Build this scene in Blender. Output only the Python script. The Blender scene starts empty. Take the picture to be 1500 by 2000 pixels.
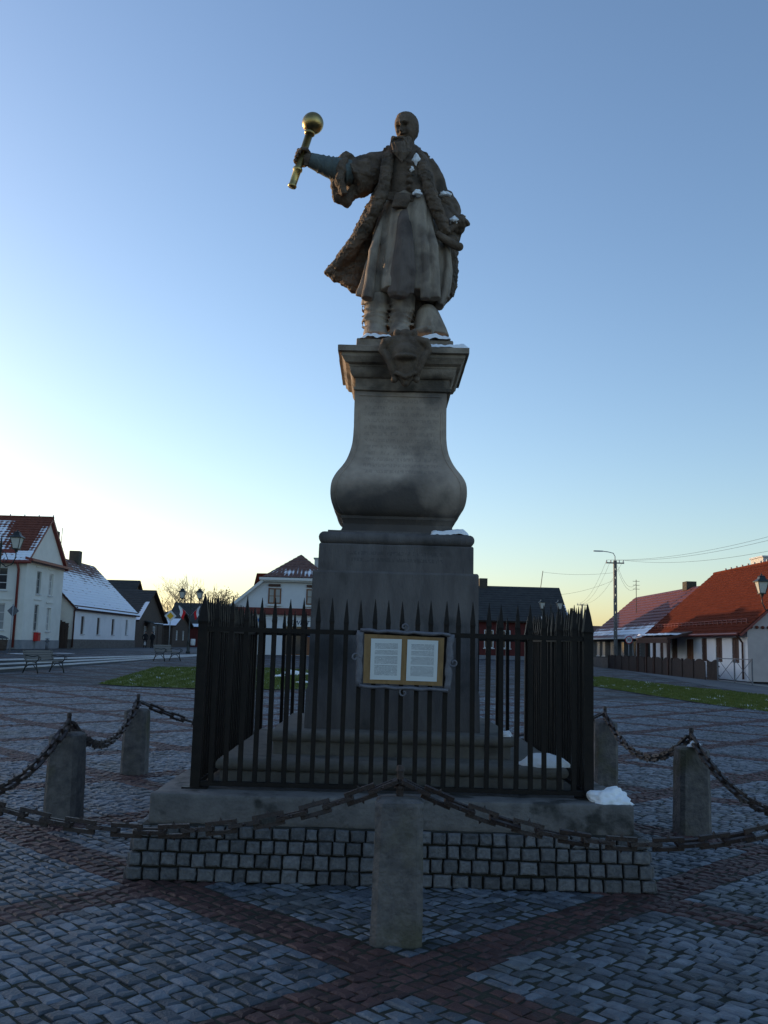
import bpy, bmesh, math, random
import numpy as np
from mathutils import Vector, Matrix, noise
random.seed(7); rng = np.random.default_rng(7)
sc = bpy.context.scene
COL = sc.collection
# ---------------------------------------------------------------- camera
FPX = 1850.0; ROLL = math.radians(1.57); PITCH = math.atan(258/1850.0); EYE = 1.6
cd = bpy.data.cameras.new('camera'); cam = bpy.data.objects.new('camera', cd); COL.objects.link(cam)
cd.sensor_fit = 'VERTICAL'; cd.sensor_height = 24.0; cd.lens = 24.0*FPX/2000.0
cd.clip_start = 0.05; cd.clip_end = 6000
F_ = Vector((0, math.cos(PITCH), math.sin(PITCH))); U_ = Vector((0, -math.sin(PITCH), math.cos(PITCH))); R_ = Vector((1, 0, 0))
Rr = R_*math.cos(ROLL) + U_*math.sin(ROLL); Ur = -R_*math.sin(ROLL) + U_*math.cos(ROLL)
M = Matrix.Identity(4)
for i in range(3):
    M[i][0] = Rr[i]; M[i][1] = Ur[i]; M[i][2] = -F_[i]
M[2][3] = EYE
cam.matrix_world = M
sc.camera = cam
# ---------------------------------------------------------------- light
SUN_EL = math.radians(7.0); SUN_AZ = math.radians(-56)          # azimuth from +Y, negative = to the left
w = bpy.data.worlds.new('World'); sc.world = w; w.use_nodes = True
nt = w.node_tree; nt.nodes.clear()
sky = nt.nodes.new('ShaderNodeTexSky'); sky.sky_type = 'NISHITA'; sky.sun_disc = False
sky.sun_elevation = SUN_EL; sky.sun_rotation = SUN_AZ
sky.altitude = 100; sky.air_density = 1.0; sky.dust_density = 0.9; sky.ozone_density = 2.0
bg = nt.nodes.new('ShaderNodeBackground'); bg.inputs['Strength'].default_value = 0.15
out = nt.nodes.new('ShaderNodeOutputWorld')
wb = nt.nodes.new('ShaderNodeMix'); wb.data_type = 'RGBA'; wb.blend_type = 'MULTIPLY'; wb.inputs[0].default_value = 1.0; wb.inputs[7].default_value = (.97, .96, 1.05, 1)   # even white balance of the whole sky
nt.links.new(sky.outputs[0], wb.inputs[6]); nt.links.new(wb.outputs[2], bg.inputs[0]); nt.links.new(bg.outputs[0], out.inputs[0])
sd = bpy.data.lights.new('sun', 'SUN'); sd.energy = 2.0; sd.angle = math.radians(0.5); sd.color = (1.0, 0.66, 0.36)
so = bpy.data.objects.new('sun', sd); COL.objects.link(so)
to_sun = Vector((math.sin(SUN_AZ)*math.cos(SUN_EL), math.cos(SUN_AZ)*math.cos(SUN_EL), math.sin(SUN_EL)))
so.rotation_euler = to_sun.to_track_quat('Z', 'Y').to_euler(); so.location = (-30, 20, 30)
vs = sc.view_settings
vs.view_transform = 'Standard'; vs.look = 'None'; vs.exposure = 1.03; vs.gamma = 1.0; vs.use_curve_mapping = False

# ---------------------------------------------------------------- pixel helpers (a pixel gives a direction only)
def ray(px, py):
    u = (px-750)/FPX; v = (1000-py)/FPX
    a = u*math.cos(ROLL) - v*math.sin(ROLL); b = u*math.sin(ROLL) + v*math.cos(ROLL)
    return Vector((a, math.cos(PITCH)-b*math.sin(PITCH), math.sin(PITCH)+b*math.cos(PITCH)))
def onY(px, py, y):
    d = ray(px, py); return Vector((0, 0, EYE)) + d*(y/d.y)
def onX(px, py, x):
    d = ray(px, py); return Vector((0, 0, EYE)) + d*(x/d.x)
def sm(t):
    t = max(0.0, min(1.0, t)); return t*t*(3-2*t)
def gz(x, y):
    return 0.6*sm((y-20)/50.0)*sm((21-x)/9.0)
def onG(px, py):
    d = ray(px, py); t = 2.0
    for k in range(4000):
        p = Vector((0, 0, EYE)) + d*t
        if p.z <= gz(p.x, p.y): return p
        t += 0.05
    return p

# ---------------------------------------------------------------- mesh helpers
def wloc(o):
    v = Vector((0, 0, 0))
    while o is not None:
        v = v + o.location; o = o.parent
    return v
def tag(o, label=None, cat=None, group=None, kind=None):
    if label: o['label'] = label
    if cat: o['category'] = cat
    if group: o['group'] = group
    if kind: o['kind'] = kind
    return o
def empty(name, loc, label, cat, group=None, rz=0.0):
    o = bpy.data.objects.new(name, None); COL.objects.link(o); o.location = loc; o.rotation_euler = (0, 0, rz)
    o.empty_display_size = 0.2
    return tag(o, label, cat, group)
class MB:
    def __init__(s): s.v = []; s.f = []
    def add(s, vs_, fs_):
        n = len(s.v); s.v += [tuple(p) for p in vs_]; s.f += [tuple(i+n for i in f) for f in fs_]; return s
    def box(s, x0, x1, y0, y1, z0, z1, mat=None, taper=0.0):
        vs_ = [Vector(p) for p in ((x0,y0,z0),(x1,y0,z0),(x1,y1,z0),(x0,y1,z0),(x0+taper,y0+taper,z1),(x1-taper,y0+taper,z1),(x1-taper,y1-taper,z1),(x0+taper,y1-taper,z1))]
        if mat is not None: vs_ = [mat @ p for p in vs_]
        return s.add(vs_, [(3,2,1,0),(4,5,6,7),(0,1,5,4),(1,2,6,5),(2,3,7,6),(3,0,4,7)])
    def loft(s, rings, cap=True, closed=True):
        n = len(rings[0]); vs_ = [p for r in rings for p in r]; fs_ = []
        for i in range(len(rings)-1):
            for j in range(n if closed else n-1):
                k = (j+1) % n
                fs_.append((i*n+j, i*n+k, (i+1)*n+k, (i+1)*n+j))
        if cap:
            fs_.append(tuple(reversed(range(n)))); fs_.append(tuple((len(rings)-1)*n+j for j in range(n)))
        return s.add(vs_, fs_)
    def tube(s, pts, rad, n=8, cap=True, flat=1.0):
        pts = [Vector(p) for p in pts]
        if not hasattr(rad, '__len__'): rad = [rad]*len(pts)
        rings = []; side = None
        for i, p in enumerate(pts):
            t = (pts[min(i+1, len(pts)-1)] - pts[max(i-1, 0)])
            if t.length < 1e-9: t = Vector((0, 0, 1))
            t.normalize()
            if side is None:
                ref = Vector((0, 0, 1)) if abs(t.z) < 0.9 else Vector((0, 1, 0))
                side = t.cross(ref).normalized()
            else:
                side = (side - t*side.dot(t)).normalized()
            up = side.cross(t)
            rings.append([p + (side*math.cos(2*math.pi*k/n) + up*flat*math.sin(2*math.pi*k/n))*rad[i] for k in range(n)])
        return s.loft(rings, cap)
    def ball(s, c, r, n=16, m=10):
        c = Vector(c); rx, ry, rz = (r, r, r) if not hasattr(r, '__len__') else r
        rings = []
        for i in range(m+1):
            a = -math.pi/2 + math.pi*i/m; a = max(-1.55, min(1.55, a))
            rings.append([c + Vector((rx*math.cos(a)*math.cos(2*math.pi*k/n), ry*math.cos(a)*math.sin(2*math.pi*k/n), rz*math.sin(a))) for k in range(n)])
        return s.loft(rings)
    def lathe(s, prof, c=(0,0,0), n=16):
        c = Vector(c)
        return s.loft([[c + Vector((r*math.cos(2*math.pi*k/n), r*math.sin(2*math.pi*k/n), z)) for k in range(n)] for r, z in prof])
    def poly(s, pts, th):
        """extruded polygon: pts are 3d, th a vector"""
        pts = [Vector(p) for p in pts]; th = Vector(th); n = len(pts)
        return s.add(pts + [p+th for p in pts], [tuple(range(n)), tuple(reversed(range(n, 2*n)))] + [(i, i+n, (i+1) % n + n, (i+1) % n) for i in range(n)])
    def build(s, name, mat, parent=None, local=False, smooth=False, fix=True):
        me = bpy.data.meshes.new(name)
        vv = s.v
        if parent is not None and not local:
            L = wloc(parent); vv = [(p[0]-L.x, p[1]-L.y, p[2]-L.z) for p in vv]
        me.from_pydata(vv, [], s.f)
        if fix:
            bm = bmesh.new(); bm.from_mesh(me); bmesh.ops.recalc_face_normals(bm, faces=bm.faces); bm.to_mesh(me); bm.free()
        me.materials.append(mat)
        if smooth: me.polygons.foreach_set('use_smooth', [True]*len(me.polygons))
        o = bpy.data.objects.new(name, me); COL.objects.link(o)
        if parent is not None: o.parent = parent
        return o
def smooth_by_angle(o, deg=35):
    me = o.data; me.polygons.foreach_set('use_smooth', [True]*len(me.polygons))
    bm = bmesh.new(); bm.from_mesh(me); lim = math.radians(deg)
    for e in bm.edges:
        if len(e.link_faces) == 2 and e.calc_face_angle(0) > lim: e.smooth = False
    bm.to_mesh(me); bm.free()
def bevel(o, w, seg=2):
    me = o.data; bm = bmesh.new(); bm.from_mesh(me)
    bmesh.ops.bevel(bm, geom=[e for e in bm.edges if e.calc_face_angle(0) > 0.5], offset=w, segments=seg, affect='EDGES', profile=0.5)
    bm.to_mesh(me); bm.free()
def rough(o, cuts, amp, scale, seed=0.0):
    """subdivide and push the vertices about so edges are not perfectly clean"""
    me = o.data; bm = bmesh.new(); bm.from_mesh(me)
    if cuts:
        for _ in range(cuts): 
            bmesh.ops.subdivide_edges(bm, edges=[e for e in bm.edges if e.calc_length() > 0.03], cuts=1, use_grid_fill=True)
    for v in bm.verts:
        p = (v.co + Vector((seed, seed*.7, seed*.3)))*scale
        v.co += noise.noise_vector(p)*amp + noise.noise_vector(p*3.1)*amp*.45
    bm.to_mesh(me); bm.free()
def remesh(mb, voxel, smooth_it=2):
    me = bpy.data.meshes.new('tmp'); me.from_pydata(mb.v, [], mb.f)
    bm = bmesh.new(); bm.from_mesh(me); bmesh.ops.recalc_face_normals(bm, faces=bm.faces); bm.to_mesh(me); bm.free()
    o = bpy.data.objects.new('tmp', me); COL.objects.link(o)
    md = o.modifiers.new('r', 'REMESH'); md.mode = 'VOXEL'; md.voxel_size = voxel
    if smooth_it:
        ms = o.modifiers.new('s', 'SMOOTH'); ms.iterations = smooth_it; ms.factor = 0.5
    dg = bpy.context.evaluated_depsgraph_get(); dg.update()
    ev = o.evaluated_get(dg); res = bpy.data.meshes.new_from_object(ev)
    bpy.data.objects.remove(o); bpy.data.meshes.remove(me)
    return res
def mesh_obj(name, me, mat, parent=None, smooth=True):
    if parent is not None:
        L = wloc(parent); me.transform(Matrix.Translation(-L))
    me.materials.clear(); me.materials.append(mat)
    if smooth: me.polygons.foreach_set('use_smooth', [True]*len(me.polygons))
    o = bpy.data.objects.new(name, me); COL.objects.link(o)
    if parent is not None: o.parent = parent
    return o

# ---------------------------------------------------------------- materials
def mat(name, c1, c2=None, rough_=0.8, scale=6.0, bump=0.0, bscale=None, metal=0.0, spec=0.35, detail=6.0, coat=None, stain=None, tint=None, stretch=None, dist=0.02):
    """noise mix of two colours + optional stain colour (own patches) + bump"""
    m = bpy.data.materials.new(name); m.use_nodes = True; n = m.node_tree.nodes; l = m.node_tree.links
    b = n['Principled BSDF']; b.inputs['Roughness'].default_value = rough_; b.inputs['Metallic'].default_value = metal
    b.inputs['Specular IOR Level'].default_value = spec
    c2 = c2 or c1
    tc = n.new('ShaderNodeNewGeometry'); vec = tc.outputs['Position']
    if stretch:
        mp = n.new('ShaderNodeMapping'); mp.inputs['Scale'].default_value = stretch; l.new(vec, mp.inputs[0]); vec = mp.outputs[0]
    nz = n.new('ShaderNodeTexNoise'); nz.inputs['Scale'].default_value = scale; nz.inputs['Detail'].default_value = detail; nz.inputs['Roughness'].default_value = 0.65
    l.new(vec, nz.inputs['Vector'])
    rp = n.new('ShaderNodeValToRGB'); rp.color_ramp.elements[0].position = 0.32; rp.color_ramp.elements[1].position = 0.68
    rp.color_ramp.elements[0].color = (*c1, 1); rp.color_ramp.elements[1].color = (*c2, 1)
    l.new(nz.outputs[0], rp.inputs[0]); col = rp.outputs[0]
    if stain:
        sc_, lo, hi, scol, fac = stain
        z2 = n.new('ShaderNodeTexNoise'); z2.inputs['Scale'].default_value = sc_; z2.inputs['Detail'].default_value = 5; l.new(tc.outputs['Position'], z2.inputs['Vector'])
        mr = n.new('ShaderNodeMapRange'); mr.inputs['From Min'].default_value = lo; mr.inputs['From Max'].default_value = hi; mr.inputs['To Max'].default_value = fac; l.new(z2.outputs[0], mr.inputs[0])
        mx = n.new('ShaderNodeMix'); mx.data_type = 'RGBA'; l.new(mr.outputs[0], mx.inputs[0]); l.new(col, mx.inputs[6]); mx.inputs[7].default_value = (*scol, 1); col = mx.outputs[2]
    if tint:
        at = n.new('ShaderNodeAttribute'); at.attribute_name = 'tint'
        mr = n.new('ShaderNodeMapRange'); mr.inputs['To Min'].default_value = tint[0]; mr.inputs['To Max'].default_value = tint[1]; l.new(at.outputs['Fac'], mr.inputs[0])
        vm = n.new('ShaderNodeVectorMath'); vm.operation = 'SCALE'; l.new(col, vm.inputs[0]); l.new(mr.outputs[0], vm.inputs[3]); col = vm.outputs[0]
    if coat is not None:                       # snow lying where the vertex mask says
        at = n.new('ShaderNodeAttribute'); at.attribute_name = 'snow'
        mr = n.new('ShaderNodeMapRange'); mr.inputs['From Min'].default_value = 0.42; mr.inputs['From Max'].default_value = 0.58; l.new(at.outputs['Fac'], mr.inputs[0])
        mx = n.new('ShaderNodeMix'); mx.data_type = 'RGBA'; l.new(mr.outputs[0], mx.inputs[0]); l.new(col, mx.inputs[6]); mx.inputs[7].default_value = (*coat, 1); col = mx.outputs[2]
    l.new(col, b.inputs['Base Color'])
    if bump:
        nb = n.new('ShaderNodeTexNoise'); nb.inputs['Scale'].default_value = bscale or scale*4; nb.inputs['Detail'].default_value = 8; l.new(vec, nb.inputs['Vector'])
        bp = n.new('ShaderNodeBump'); bp.inputs['Strength'].default_value = bump; bp.inputs['Distance'].default_value = dist; l.new(nb.outputs[0], bp.inputs['Height']); l.new(bp.outputs[0], b.inputs['Normal'])
    return m
MT = {}
MT['granite'] = mat('granite_setts', (.060,.073,.090), (.15,.166,.188), .55, 9, .5, 70, spec=.4, tint=(.45,1.5), stain=(1.1,.52,.72,(.10,.095,.075),.6))
MT['clinker'] = mat('red_setts', (.050,.022,.019), (.088,.042,.036), .6, 8, .35, 80, spec=.35, tint=(.6,1.35))
MT['joint'] = mat('joint_earth', (.018,.019,.014), (.035,.036,.022), .95, 5, .4, 60, stain=(.8,.55,.7,(.02,.035,.012),.8))
MT['plinth_stone'] = mat('plinth_granite', (.075,.076,.08), (.16,.158,.158), .7, 30, .5, 70, tint=(.6,1.3))
MT['mortar'] = mat('dark_mortar', (.02,.02,.018), (.04,.038,.03), .95, 12, .4, 60)
MT['concrete'] = mat('weathered_concrete', (.105,.098,.093), (.19,.176,.163), .85, 6, .5, 40, stain=(5,.56,.66,(.03,.03,.026),.85))
MT['bollard'] = mat('bollard_concrete', (.075,.071,.072), (.165,.152,.142), .85, 12, .7, 40, stain=(2.6,.52,.68,(.075,.07,.03),.75))
MT['step'] = mat('step_sandstone', (.14,.125,.108), (.22,.20,.17), .85, 4, .3, 50, stain=(4,.55,.68,(.045,.042,.035),.7))
MT['die'] = mat('die_sandstone', (.085,.077,.077), (.15,.137,.132), .85, 3.4, .4, 45, stain=(2.4,.53,.66,(.04,.038,.036),.8), stretch=(2.2,2.2,.55))
MT['statue_dark'] = mat('statue_dark_sandstone', (.078,.055,.038), (.185,.135,.096), .85, 7, .5, 60, stain=(4,.55,.66,(.045,.038,.03),.7))
MT['statue_pale'] = mat('statue_pale_sandstone', (.22,.178,.138), (.42,.345,.265), .85, 5, .35, 50, stain=(3.2,.5,.64,(.12,.092,.075),.85), stretch=(1.6,1.6,.45))
MT['cornice'] = mat('cornice_sandstone', (.16,.125,.095), (.36,.29,.22), .85, 5, .35, 45, stain=(2.6,.53,.64,(.06,.05,.04),.85))
MT['iron'] = mat('black_iron', (.006,.005,.0045), (.014,.010,.008), .55, 14, .15, 60, spec=.22)
MT['rust'] = mat('rusty_chain_iron', (.015,.010,.009), (.042,.023,.018), .55, 26, .4, 90, spec=.5)
MT['gold'] = mat('gilded_metal', (.55,.38,.13), (.42,.30,.12), .34, 9, .12, 70, metal=1.0, stain=(7,.55,.7,(.16,.14,.08),.7))
MT['bronze'] = mat('verdigris_sleeve', (.085,.105,.105), (.13,.16,.155), .8, 8, .3, 60)
MT['snow'] = mat('snow', (.9,.91,.93), (.94,.945,.95), .6, 9, .5, 35, spec=.3)
# procedural lettering rows: worn carving / small print that cannot be read
def rows_mask(m, axis_u, pitch, duty, uscale, lo, hi):
    n = m.node_tree.nodes; l = m.node_tree.links
    ge = n.new('ShaderNodeNewGeometry'); sp = n.new('ShaderNodeSeparateXYZ'); l.new(ge.outputs['Position'], sp.inputs[0])
    def mth(op, a, b=None, c=None):
        k = n.new('ShaderNodeMath'); k.operation = op
        for i, q in enumerate((a, b, c)):
            if q is None: continue
            if hasattr(q, 'links'): l.new(q, k.inputs[i])
            else: k.inputs[i].default_value = q
        return k.outputs[0]
    z = mth('DIVIDE', sp.outputs['Z'], pitch); fr = mth('FRACT', z); row = mth('FLOOR', z)
    inrow = mth('MULTIPLY', mth('GREATER_THAN', fr, (1-duty)/2), mth('LESS_THAN', fr, 1-(1-duty)/2))
    cb = n.new('ShaderNodeCombineXYZ'); l.new(mth('MULTIPLY', sp.outputs['X'], uscale), cb.inputs[0]); l.new(mth('MULTIPLY', row, 7.3), cb.inputs[1]); l.new(mth('MULTIPLY', fr, 2.2), cb.inputs[2])
    nz = n.new('ShaderNodeTexNoise'); nz.inputs['Scale'].default_value = 1.0; nz.inputs['Detail'].default_value = 2; l.new(cb.outputs[0], nz.inputs['Vector'])
    ch = mth('MULTIPLY', mth('GREATER_THAN', nz.outputs[0], lo), inrow)
    return mth, sp, ch
def carved(base, xlo, xhi, zlo, zhi, ymax, pitch, dark, fac):
    m = bpy.data.materials.new(base.name + '_carved'); bpy.data.materials.remove(m)
    m = base.copy(); m.name = base.name + '_carved'
    n = m.node_tree.nodes; l = m.node_tree.links
    mth, sp, ch = rows_mask(m, 'X', pitch, .55, 85, .5, .6)
    k = mth('MULTIPLY', ch, mth('GREATER_THAN', sp.outputs['X'], xlo)); k = mth('MULTIPLY', k, mth('LESS_THAN', sp.outputs['X'], xhi))
    k = mth('MULTIPLY', k, mth('GREATER_THAN', sp.outputs['Z'], zlo)); k = mth('MULTIPLY', k, mth('LESS_THAN', sp.outputs['Z'], zhi))
    k = mth('MULTIPLY', k, mth('LESS_THAN', sp.outputs['Y'], ymax)); k = mth('MULTIPLY', k, fac)
    b = n['Principled BSDF']; src = b.inputs['Base Color'].links[0].from_socket
    mx = n.new('ShaderNodeMix'); mx.data_type = 'RGBA'; l.new(k, mx.inputs[0]); l.new(src, mx.inputs[6]); mx.inputs[7].default_value = (*dark, 1)
    l.new(mx.outputs[2], b.inputs['Base Color'])
    return m
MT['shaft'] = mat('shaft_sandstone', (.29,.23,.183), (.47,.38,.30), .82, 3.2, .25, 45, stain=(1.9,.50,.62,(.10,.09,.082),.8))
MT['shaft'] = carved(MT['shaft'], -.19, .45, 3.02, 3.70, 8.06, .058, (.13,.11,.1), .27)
def darken_low(m, z0, z1, amp, dark, fac):
    # dark tone with noisy edges, stronger towards the lower part of the stone
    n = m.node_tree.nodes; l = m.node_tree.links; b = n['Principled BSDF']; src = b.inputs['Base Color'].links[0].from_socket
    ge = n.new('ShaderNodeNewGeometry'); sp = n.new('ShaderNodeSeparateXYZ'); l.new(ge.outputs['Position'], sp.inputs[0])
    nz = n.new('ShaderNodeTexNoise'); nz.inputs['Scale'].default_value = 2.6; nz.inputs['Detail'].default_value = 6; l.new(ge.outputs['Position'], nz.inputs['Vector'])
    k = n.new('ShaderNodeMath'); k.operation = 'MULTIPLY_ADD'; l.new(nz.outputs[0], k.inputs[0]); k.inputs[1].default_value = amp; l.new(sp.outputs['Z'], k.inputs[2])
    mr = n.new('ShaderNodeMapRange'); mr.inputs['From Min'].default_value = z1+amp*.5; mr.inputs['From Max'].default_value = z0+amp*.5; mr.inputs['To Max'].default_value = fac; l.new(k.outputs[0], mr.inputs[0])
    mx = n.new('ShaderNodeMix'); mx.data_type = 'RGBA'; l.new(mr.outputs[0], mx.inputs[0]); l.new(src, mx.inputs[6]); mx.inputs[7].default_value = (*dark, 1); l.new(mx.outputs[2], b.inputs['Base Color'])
darken_low(MT['shaft'], 2.72, 3.12, 1.1, (.055,.048,.045), .9)
MT['die_c'] = carved(MT['die'], -.28, .50, 2.25, 2.37, 7.8, .055, (.05,.05,.05), .4)

# ================================================================ THE GROUND
# far paving: same setts as a material, where they are too small to be told apart
def paving_far():
    m = bpy.data.materials.new('sett_paving_far'); m.use_nodes = True; n = m.node_tree.nodes; l = m.node_tree.links
    b = n['Principled BSDF']; b.inputs['Roughness'].default_value = .8; b.inputs['Specular IOR Level'].default_value = .25
    ge = n.new('ShaderNodeNewGeometry'); sp = n.new('ShaderNodeSeparateXYZ'); l.new(ge.outputs['Position'], sp.inputs[0])
    def mth(op, a, c=None):
        k = n.new('ShaderNodeMath'); k.operation = op
        for i, q in enumerate((a, c)):
            if q is None: continue
            if hasattr(q, 'links'): l.new(q, k.inputs[i])
            else: k.inputs[i].default_value = q
        return k.outputs[0]
    def band(s, off):
        t = mth('FRACT', mth('DIVIDE', mth('SUBTRACT', s, off), 3.15)); return mth('LESS_THAN', t, 0.2)
    s1 = mth('ADD', sp.outputs['X'], sp.outputs['Y']); s2 = mth('SUBTRACT', sp.outputs['Y'], sp.outputs['X'])
    bd = mth('MAXIMUM', band(s1, 4.85), band(s2, 4.48))
    mp = n.new('ShaderNodeMapping'); mp.inputs['Rotation'].default_value = (0, 0, math.radians(45)); l.new(ge.outputs['Position'], mp.inputs[0])
    vo = n.new('ShaderNodeTexVoronoi'); vo.inputs['Scale'].default_value = 8.8; vo.inputs['Randomness'].default_value = .55; l.new(mp.outputs[0], vo.inputs['Vector'])
    v2 = n.new('ShaderNodeTexVoronoi'); v2.feature = 'DISTANCE_TO_EDGE'; v2.inputs['Scale'].default_value = 8.8; v2.inputs['Randomness'].default_value = .55; l.new(mp.outputs[0], v2.inputs['Vector'])
    bw = n.new('ShaderNodeSeparateColor'); l.new(vo.outputs['Color'], bw.inputs[0])
    r1 = n.new('ShaderNodeValToRGB'); r1.color_ramp.elements[0].color = (.042,.051,.064,1); r1.color_ramp.elements[1].color = (.13,.145,.165,1); l.new(bw.outputs[0], r1.inputs[0])
    r2 = n.new('ShaderNodeValToRGB'); r2.color_ramp.elements[0].color = (.042,.028,.028,1); r2.color_ramp.elements[1].color = (.085,.058,.056,1); l.new(bw.outputs[0], r2.inputs[0])
    mx = n.new('ShaderNodeMix'); mx.data_type = 'RGBA'; l.new(bd, mx.inputs[0]); l.new(r1.outputs[0], mx.inputs[6]); l.new(r2.outputs[0], mx.inputs[7])
    jt = n.new('ShaderNodeMapRange'); jt.inputs['From Max'].default_value = .09; l.new(v2.outputs['Distance'], jt.inputs[0])
    nz = n.new('ShaderNodeTexNoise'); nz.inputs['Scale'].default_value = 1.6; nz.inputs['Detail'].default_value = 8; l.new(ge.outputs['Position'], nz.inputs['Vector'])
    m2 = n.new('ShaderNodeMix'); m2.data_type = 'RGBA'; l.new(jt.outputs[0], m2.inputs[0]); m2.inputs[6].default_value = (.025,.027,.02,1); l.new(mx.outputs[2], m2.inputs[7])
    mr = n.new('ShaderNodeMapRange'); mr.inputs['From Min'].default_value = .35; mr.inputs['From Max'].default_value = .65; mr.inputs['To Min'].default_value = .42; mr.inputs['To Max'].default_value = 1.3; l.new(nz.outputs[0], mr.inputs[0])
    vm = n.new('ShaderNodeVectorMath'); vm.operation = 'SCALE'; l.new(m2.outputs[2], vm.inputs[0]); l.new(mr.outputs[0], vm.inputs[3])
    l.new(vm.outputs[0], b.inputs['Base Color'])
    bp = n.new('ShaderNodeBump'); bp.inputs['Strength'].default_value = .8; bp.inputs['Distance'].default_value = .012; l.new(jt.outputs[0], bp.inputs['Height']); l.new(bp.outputs[0], b.inputs['Normal'])
    return m
MT['paving'] = paving_far()
SETT_Y1 = 30.0
def ground_sheet():
    xs = [-2500, -900, -400, -200, -120] + list(np.arange(-90, 91, 1.5)) + [120, 200, 400, 900, 2500]
    ys = [-600, -200, -80, -40] + list(np.arange(-20, 141, 1.5)) + [180, 260, 400, 700, 1200, 3000]
    mb = MB(); W = len(xs)
    for y in ys:
        for x in xs:
            mb.v.append((x, y, gz(x, y) - (0.02 if y < 31 else 0.008)))
    for j in range(len(ys)-1):
        for i in range(W-1):
            mb.f.append((j*W+i, j*W+i+1, (j+1)*W+i+1, (j+1)*W+i))
    o = mb.build('ground', MT['paving'], fix=False); o['kind'] = 'structure'
    return o
ground = ground_sheet()

# near paving: every sett has its own edges, tilt and height
A0 = 4.85/math.sqrt(2); B0 = 4.48/math.sqrt(2); PER = 3.15/math.sqrt(2); NR = 24; RP = PER/NR
HALF = [(-1.65, 1.98, 6.50, 10.3)]                # plinth footprint: no setts below it
def sett_list():
    L = []
    rows = range(int((-14-A0)/RP), int((44-A0)/RP))
    r = random.Random(3)
    for i in rows:
        a0 = A0 + i*RP; inA = (i % NR) < 4
        kb0 = int((-8-B0)/PER)-1
        for kb in range(kb0, 18):
            # band part: 4 setts; field part: 14..17 setts with random widths
            for seg, (s0, s1) in enumerate(((0, 4*RP), (4*RP, PER))):
                nn = 4 if seg == 0 else r.choice((15, 16, 17, 18))
                if inA and seg == 1: nn = r.choice((17, 18))
                wd = [r.uniform(.62, 1.4) for _ in range(nn)]; t = sum(wd); b = B0 + kb*PER + s0
                for q in wd:
                    L.append((a0, b, RP, q/t*(s1-s0), 1 if (inA or seg == 0) else 0)); b += q/t*(s1-s0)
    outl = []
    c = math.sqrt(.5)
    for a, b, da, db, red in L:
        am = a+da/2; bm_ = b+db/2
        x = (am-bm_)*c; y = (am+bm_)*c
        if y < 2.6 or y > SETT_Y1 or abs(x) > 0.44*y+2.4: continue
        if 0.06+(-1.70) < x < 0.16+1.72 and 6.64 < y < 10.1: continue
        outl.append((am, bm_, da, db, red, x, y))
    return outl
def sett_verts(am, bm_, da, db, r, z):
    """8 top/chamfer + 4 skirt verts in world coordinates around (0,0,0) offsets"""
    c = math.sqrt(.5); g = .0065; ch = .014
    wa = .03*noise.noise(Vector((am*2.1, bm_*2.1, 0))); wb = .022*noise.noise(Vector((am*2.1, bm_*2.1, 9)))
    cor = []
    for sa, sb in ((-1,-1),(1,-1),(1,1),(-1,1)):
        cor.append((am + wa + sa*(da/2-g) + r.uniform(-.011,.011), bm_ + wb + sb*(db/2-g) + r.uniform(-.013,.013)))
    tx = r.uniform(-.06,.06); ty = r.uniform(-.06,.06); vs_ = []
    for lev in range(3):
        for (A, B) in cor:
            k = 0 if lev < 2 else 1
            f = 1 - (ch/ (min(da, db)/2))*k*r.uniform(.8, 1.5)
            AA = am + (A-am)*f; BB = bm_ + (B-bm_)*f
            zz = -.03 if lev == 0 else (z - .009 if lev == 1 else z + r.uniform(-.0015,.0015))
            if lev: zz += (AA-am)*tx + (BB-bm_)*ty
            vs_.append(((AA-BB)*c, (AA+BB)*c, zz))
    return vs_
SF = [(8,9,10,11)] + [(4+i, 4+(i+1)%4, 8+(i+1)%4, 8+i) for i in range(4)] + [(i, (i+1)%4, 4+(i+1)%4, 4+i) for i in range(4)]
def add_tint(me, vals):
    at = me.attributes.new('tint', 'FLOAT', 'POINT'); at.data.foreach_set('value', vals)
setts = sett_list()
rs = random.Random(11)
def visible(x, y):
    d = Vector((x, y, -EYE)); zc = d.dot(F_); px = d.dot(Rr)/zc*FPX+750; py = 1000-d.dot(Ur)/zc*FPX
    return 5 < px < 1495 and py < 1990
vis = sorted([s for s in setts if visible(s[5], s[6])], key=lambda s: s[5]**2+s[6]**2)
near = set(id(s) for s in vis[:300])
for red in (0, 1):
    V = []; Fc = []; T = []
    for s in setts:
        if s[4] != red or id(s) in near: continue
        n0 = len(V); z = gz(s[5], s[6]) + rs.uniform(-.006, .005) + .006*noise.noise(Vector((s[5]*.6, s[6]*.6, 3)))
        V += sett_verts(*s[:4], rs, z); Fc += [tuple(i+n0 for i in f) for f in SF]; T += [rs.random()]*12
    me = bpy.data.meshes.new('setts'); me.from_pydata(V, [], Fc); add_tint(me, T)
    me.materials.append(MT['clinker' if red else 'granite'])
    o = bpy.data.objects.new('red_setts' if red else 'granite_setts', me); COL.objects.link(o); o.parent = ground; o['kind'] = 'stuff'
for s in setts:
    if id(s) not in near: continue
    vv = sett_verts(*s[:4], rs, rs.uniform(-.006, .005) + .006*noise.noise(Vector((s[5]*.6, s[6]*.6, 3))))
    me = bpy.data.meshes.new('sett'); me.from_pydata([(p[0]-s[5], p[1]-s[6], p[2]) for p in vv], [], SF); add_tint(me, [rs.random()]*12)
    me.materials.append(MT['clinker' if s[4] else 'granite'])
    o = bpy.data.objects.new('sett', me); COL.objects.link(o); o.parent = ground; o.location = (s[5], s[6], 0)
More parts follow.
